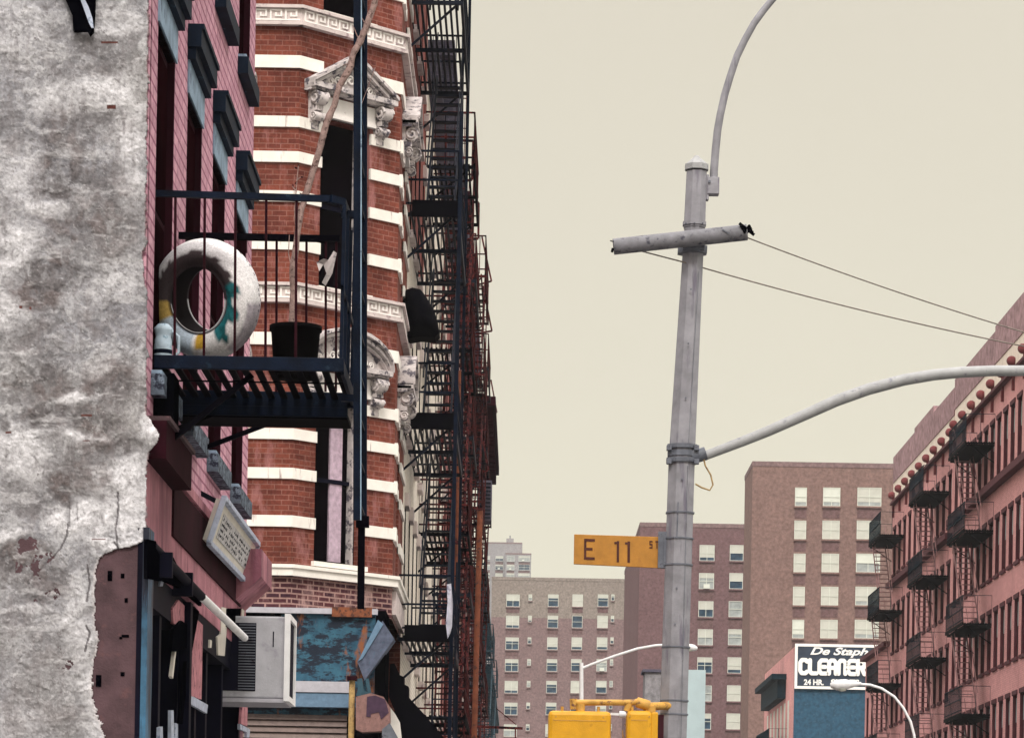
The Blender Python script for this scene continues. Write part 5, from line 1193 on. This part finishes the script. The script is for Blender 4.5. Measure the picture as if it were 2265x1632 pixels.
# heavy rounded capitals CLEANERS as strokes
mb = MB()
def stroke(pts, r_=.26):
    q = [Vector((s0.x + u, ZS - .31, s0.z + v)) for u, v in pts]; yv = Vector((0, 1, 0))
    for i in range(len(q) - 1):
        stroke.k += 1; d = q[i + 1] - q[i]; n = d.normalized().cross(yv)
        mb.obox((q[i] + q[i + 1]) / 2 , d / 2, n * r_ / 2, yv * (.02 + .0011 * (stroke.k % 9)))
    for p in q: stroke.k += 1; mb.tube([p + yv * (.0201 + .0011 * (stroke.k % 9 + .5)), p - yv * (.0201 + .0011 * (stroke.k % 9 + .5))], r_ * .5, 12, sm=False)
stroke.k = 0
kx = ZS / F
def SX(x): return (x - 1757) * kx
def SV(y): return (1522 - y) * kx - .02
y0_, y1_ = SV(1487), SV(1458); ym = (y0_ + y1_) / 2; cw_ = 15 * kx; x_ = SX(1769)
C_ = lambda x: [(x + cw_, y1_ - .1), (x + cw_ * .8, y1_), (x + .1, y1_), (x, y1_ - .15), (x, y0_ + .15), (x + .1, y0_), (x + cw_ * .8, y0_), (x + cw_, y0_ + .1)]
adv = 21.2 * kx; xs = [x_ + i * adv for i in range(8)]
stroke(C_(xs[0])); stroke([(xs[1], y1_), (xs[1], y0_ + .12), (xs[1] + .12, y0_), (xs[1] + cw_, y0_)])
def E_(x): stroke([(x + cw_, y1_), (x + .12, y1_), (x, y1_ - .15), (x, y0_ + .15), (x + .12, y0_), (x + cw_, y0_)]); stroke([(x, ym), (x + cw_ * .85, ym)])
def A_f(x): stroke([(x, y0_), (x, y1_ - .15), (x + .12, y1_), (x + cw_ - .12, y1_), (x + cw_, y1_ - .15), (x + cw_, y0_)]); stroke([(x, ym - .05), (x + cw_, ym - .05)])
E_(xs[2]); A_f(xs[3]); stroke([(xs[4], y0_), (xs[4], y1_ - .15), (xs[4] + .12, y1_), (xs[4] + cw_ - .12, y1_), (xs[4] + cw_, y1_ - .15), (xs[4] + cw_, y0_)])
E_(xs[5]); stroke([(xs[6], y0_), (xs[6], y1_), (xs[6] + cw_ - .1, y1_), (xs[6] + cw_, y1_ - .18), (xs[6] + cw_ - .05, ym), (xs[6], ym)]); stroke([(xs[6] + cw_ * .5, ym), (xs[6] + cw_, y0_)])
x = xs[7]; stroke([(x + cw_, y1_), (x + .1, y1_), (x, ym + .15), (x + .1, ym), (x + cw_ - .1, ym), (x + cw_, ym - .15), (x + cw_ - .1, y0_), (x, y0_)])
mb.build('capital_lettering', 'sign_white', CS)
text('24 HR.', 'number_lettering', 1778, 1514, 13, 44, CS, 'sign_white', 0, .04)
text('SHIRTS', 'word_lettering', 1836, 1514, 13, 64, CS, 'sign_white', .2, .04)
# ================================================================ HOUSING BLOCKS
def block(name, label, px0, px1, pytop, z, depth, wallm, cols, rows, wh, topband=None, extra_w=0, small=(), seed=1, right_x=None, parap=True):
    a = P(px0, pytop, z); b = P(px1, pytop, z); x1 = b.x if right_x is None else right_x
    B = thing(name, label, 'apartment block', ((a.x + x1) / 2, z, 0)); top = (a.z + b.z) / 2
    mb = MB(); s_ = z / F
    ztb = top if topband is None else P(px0, topband, z).z
    mb.box((a.x, z, 0), (x1, z + depth, ztb)); mb.build('wall', wallm, B)
    if topband is not None:
        mb = MB(); mb.box((a.x, z, ztb), (x1, z + depth, top)); mb.build('top_storey', 'proj_beige', B)
    mb = MB(); mb.box((a.x - .04, z - .04, top), (x1 + .04, z + depth + .04, top + .4)); mb.build('parapet', 'proj_mauve' if topband is None else 'proj_beige', B)
    rnd = random.Random(seed); variants = {}
    def make(kind, w_, h_):
        x0, y0 = 0, z; mb = MB(); t_ = max(.05, .02 * w_)
        mb.box((0, z - .10, 0), (w_, z - .003, t_), 0); mb.box((0, z - .10, h_ - t_), (w_, z - .003, h_), 0); mb.box((0, z - .10, t_), (t_, z - .003, h_ - t_), 0); mb.box((w_ - t_, z - .10, t_), (w_, z - .003, h_ - t_), 0)
        mb.box((t_, z - .11, h_ * .48), (w_ - t_, z - .003, h_ * .48 + t_), 0)
        if w_ > 1.4: mb.box((w_ / 2 - t_ / 2, z - .105, t_), (w_ / 2 + t_ / 2, z - .003, h_ - t_), 0)
        fr = {'lo': .0, 'half': .5, 'most': .8, 'full': 1.0, 'q': .3}[kind]
        cut = h_ - t_ - fr * (h_ - 2 * t_)
        if cut > t_ + .02: mb.box((t_, z - .05, t_), (w_ - t_, z - .003, cut), 1)
        if fr > 0: mb.box((t_, z - .07, cut), (w_ - t_, z - .003, h_ - t_), 2)
        mb.box((-.05, z - .2, -.15), (w_ + .05, z - .003, -.002), 3)
        if w_ > .8: mb.box((0, z - .03, -1.0 if name[0] != 'l' else -.8), (w_, z - .003, -.16), 4)
        if kind == 'q' and w_ > 1 and rnd.random() < .5: mb.box((w_ * .3, z - .45, .02), (w_ * .3 + .6, z - .06, .45), 0)
        return mb
    def place(px, py, wpx, hpx, dark=False):
        w_, h_ = wpx * s_, hpx * s_
        kind = rnd.choice(['q', 'lo', 'q']) if dark else rnd.choice(['half', 'most', 'full', 'half', 'q', 'most'])
        if name == 'brown_apartment_tower': kind = rnd.choice(['most', 'full', 'full', 'most', 'half'])
        p = P(px, py + hpx, z); gm = rnd.choice(['win_grey', 'win_blue', 'win_blue']) if name != 'brown_apartment_tower' else 'win_grey'
        key = (kind, round(w_, 3), round(h_, 3), gm)
        if key not in variants:
            mb = make(kind, w_, h_); o = mb.build('window', ['blind_pale', gm, 'blind' if name != 'brown_apartment_tower' else rnd.choice(['blind', 'blind_pale']), wallm, 'proj_span'], B, loc=(0, z, 0)); o.location = Vector((p.x, z, p.z)) - org(B); variants[key] = o; return
        o = variants[key].copy(); sc.collection.objects.link(o); o.parent = B; o.location = Vector((p.x, z, p.z)) - org(B)
    for ri, py in enumerate(rows):
        for (px, wpx, *rest) in cols:
            lean = -ROLL * (py - rows[0]) * 1.15
            place(px + lean, py, wpx, wh if not rest else rest[0], rnd.random() < .3)
    return B
block('brown_apartment_tower', 'tall brown brick apartment tower, highest of the housing blocks', 1665, 2300, 1036, 264, 9.2, 'proj_brown',
      [(1758, 26), (1820, 38), (1896, 53), (1980, 36)], [1078, 1151, 1224, 1297, 1370, 1443, 1516, 1589, 1662], 41, seed=4)
block('purple_apartment_block', 'purple brown apartment block directly behind the street sign', 1416, 1668, 1166, 310, 46, 'proj_purple',
      [(1477, 33), (1547, 33), (1614, 30)], [1205, 1267, 1329, 1391, 1453, 1515, 1577, 1639], 35, seed=5)
block('long_apartment_block', 'lower long apartment block with a beige top storey, left of the street sign', 1088, 1470, 1285, 410, 20, 'proj_mauve',
      [(1120, 29), (1169, 8, 14), (1212, 23), (1266, 23), (1322, 23), (1352, 7, 14)], [1314, 1361, 1409, 1457, 1505, 1553, 1601, 1649], 27, topband=1364, seed=6)
block('grey_distant_tower', 'pale grey stepped tower farthest away above the long block', 1072, 1155, 1202, 900, 30, 'far_grey',
      [(1076, 8), (1124 - 28, 17)], [1229, 1248, 1267, 1286, 1305, 1324, 1343, 1362, 1381, 1400, 1420, 1440], 11, seed=7)
block('grey_distant_annex', 'pale grey shorter wing beside the farthest stepped tower', 1118, 1175, 1226, 895, 20, 'far_grey', [(1121, 17), (1147, 25)], [1229, 1248, 1267], 12, seed=8)
mb = MB(); 
TK = thing('roof_tank', 'small grey roof housing on the farthest stepped tower', 'roof housing', (P(1128, 1202, 905).x, 905, P(1128, 1202, 905).z))
mb.box((P(1120, 1200, 905).x, 903, P(1120, 1203, 905).z), (P(1136, 1200, 905).x, 908, P(1120, 1192, 905).z)); mb.build('housing', 'far_grey', TK)
mb = MB(); mb.bar((P(1128, 1200, 905).x, 905, P(1120, 1203, 905).z), (P(1128, 1200, 905).x, 905, P(1120, 1184, 905).z), .3); mb.build('mast', 'steel_dark', TK)

# ================================================================ AIR
hm = bpy.data.materials.new('haze_air'); hm.use_nodes = True; hn = hm.node_tree; hn.nodes.clear()
ho = hn.nodes.new('ShaderNodeOutputMaterial'); hv = hn.nodes.new('ShaderNodeVolumePrincipled')
hv.inputs['Density'].default_value = .0002; hv.inputs['Color'].default_value = (.92, .93, .96, 1); hv.inputs['Anisotropy'].default_value = .2
hn.links.new(hv.outputs[0], ho.inputs['Volume']); M['haze_air'] = hm
mb = MB(); mb.box((-950, -100, -2.0), (950, 3300, 125)); mb.build('haze', 'haze_air', kind='stuff')
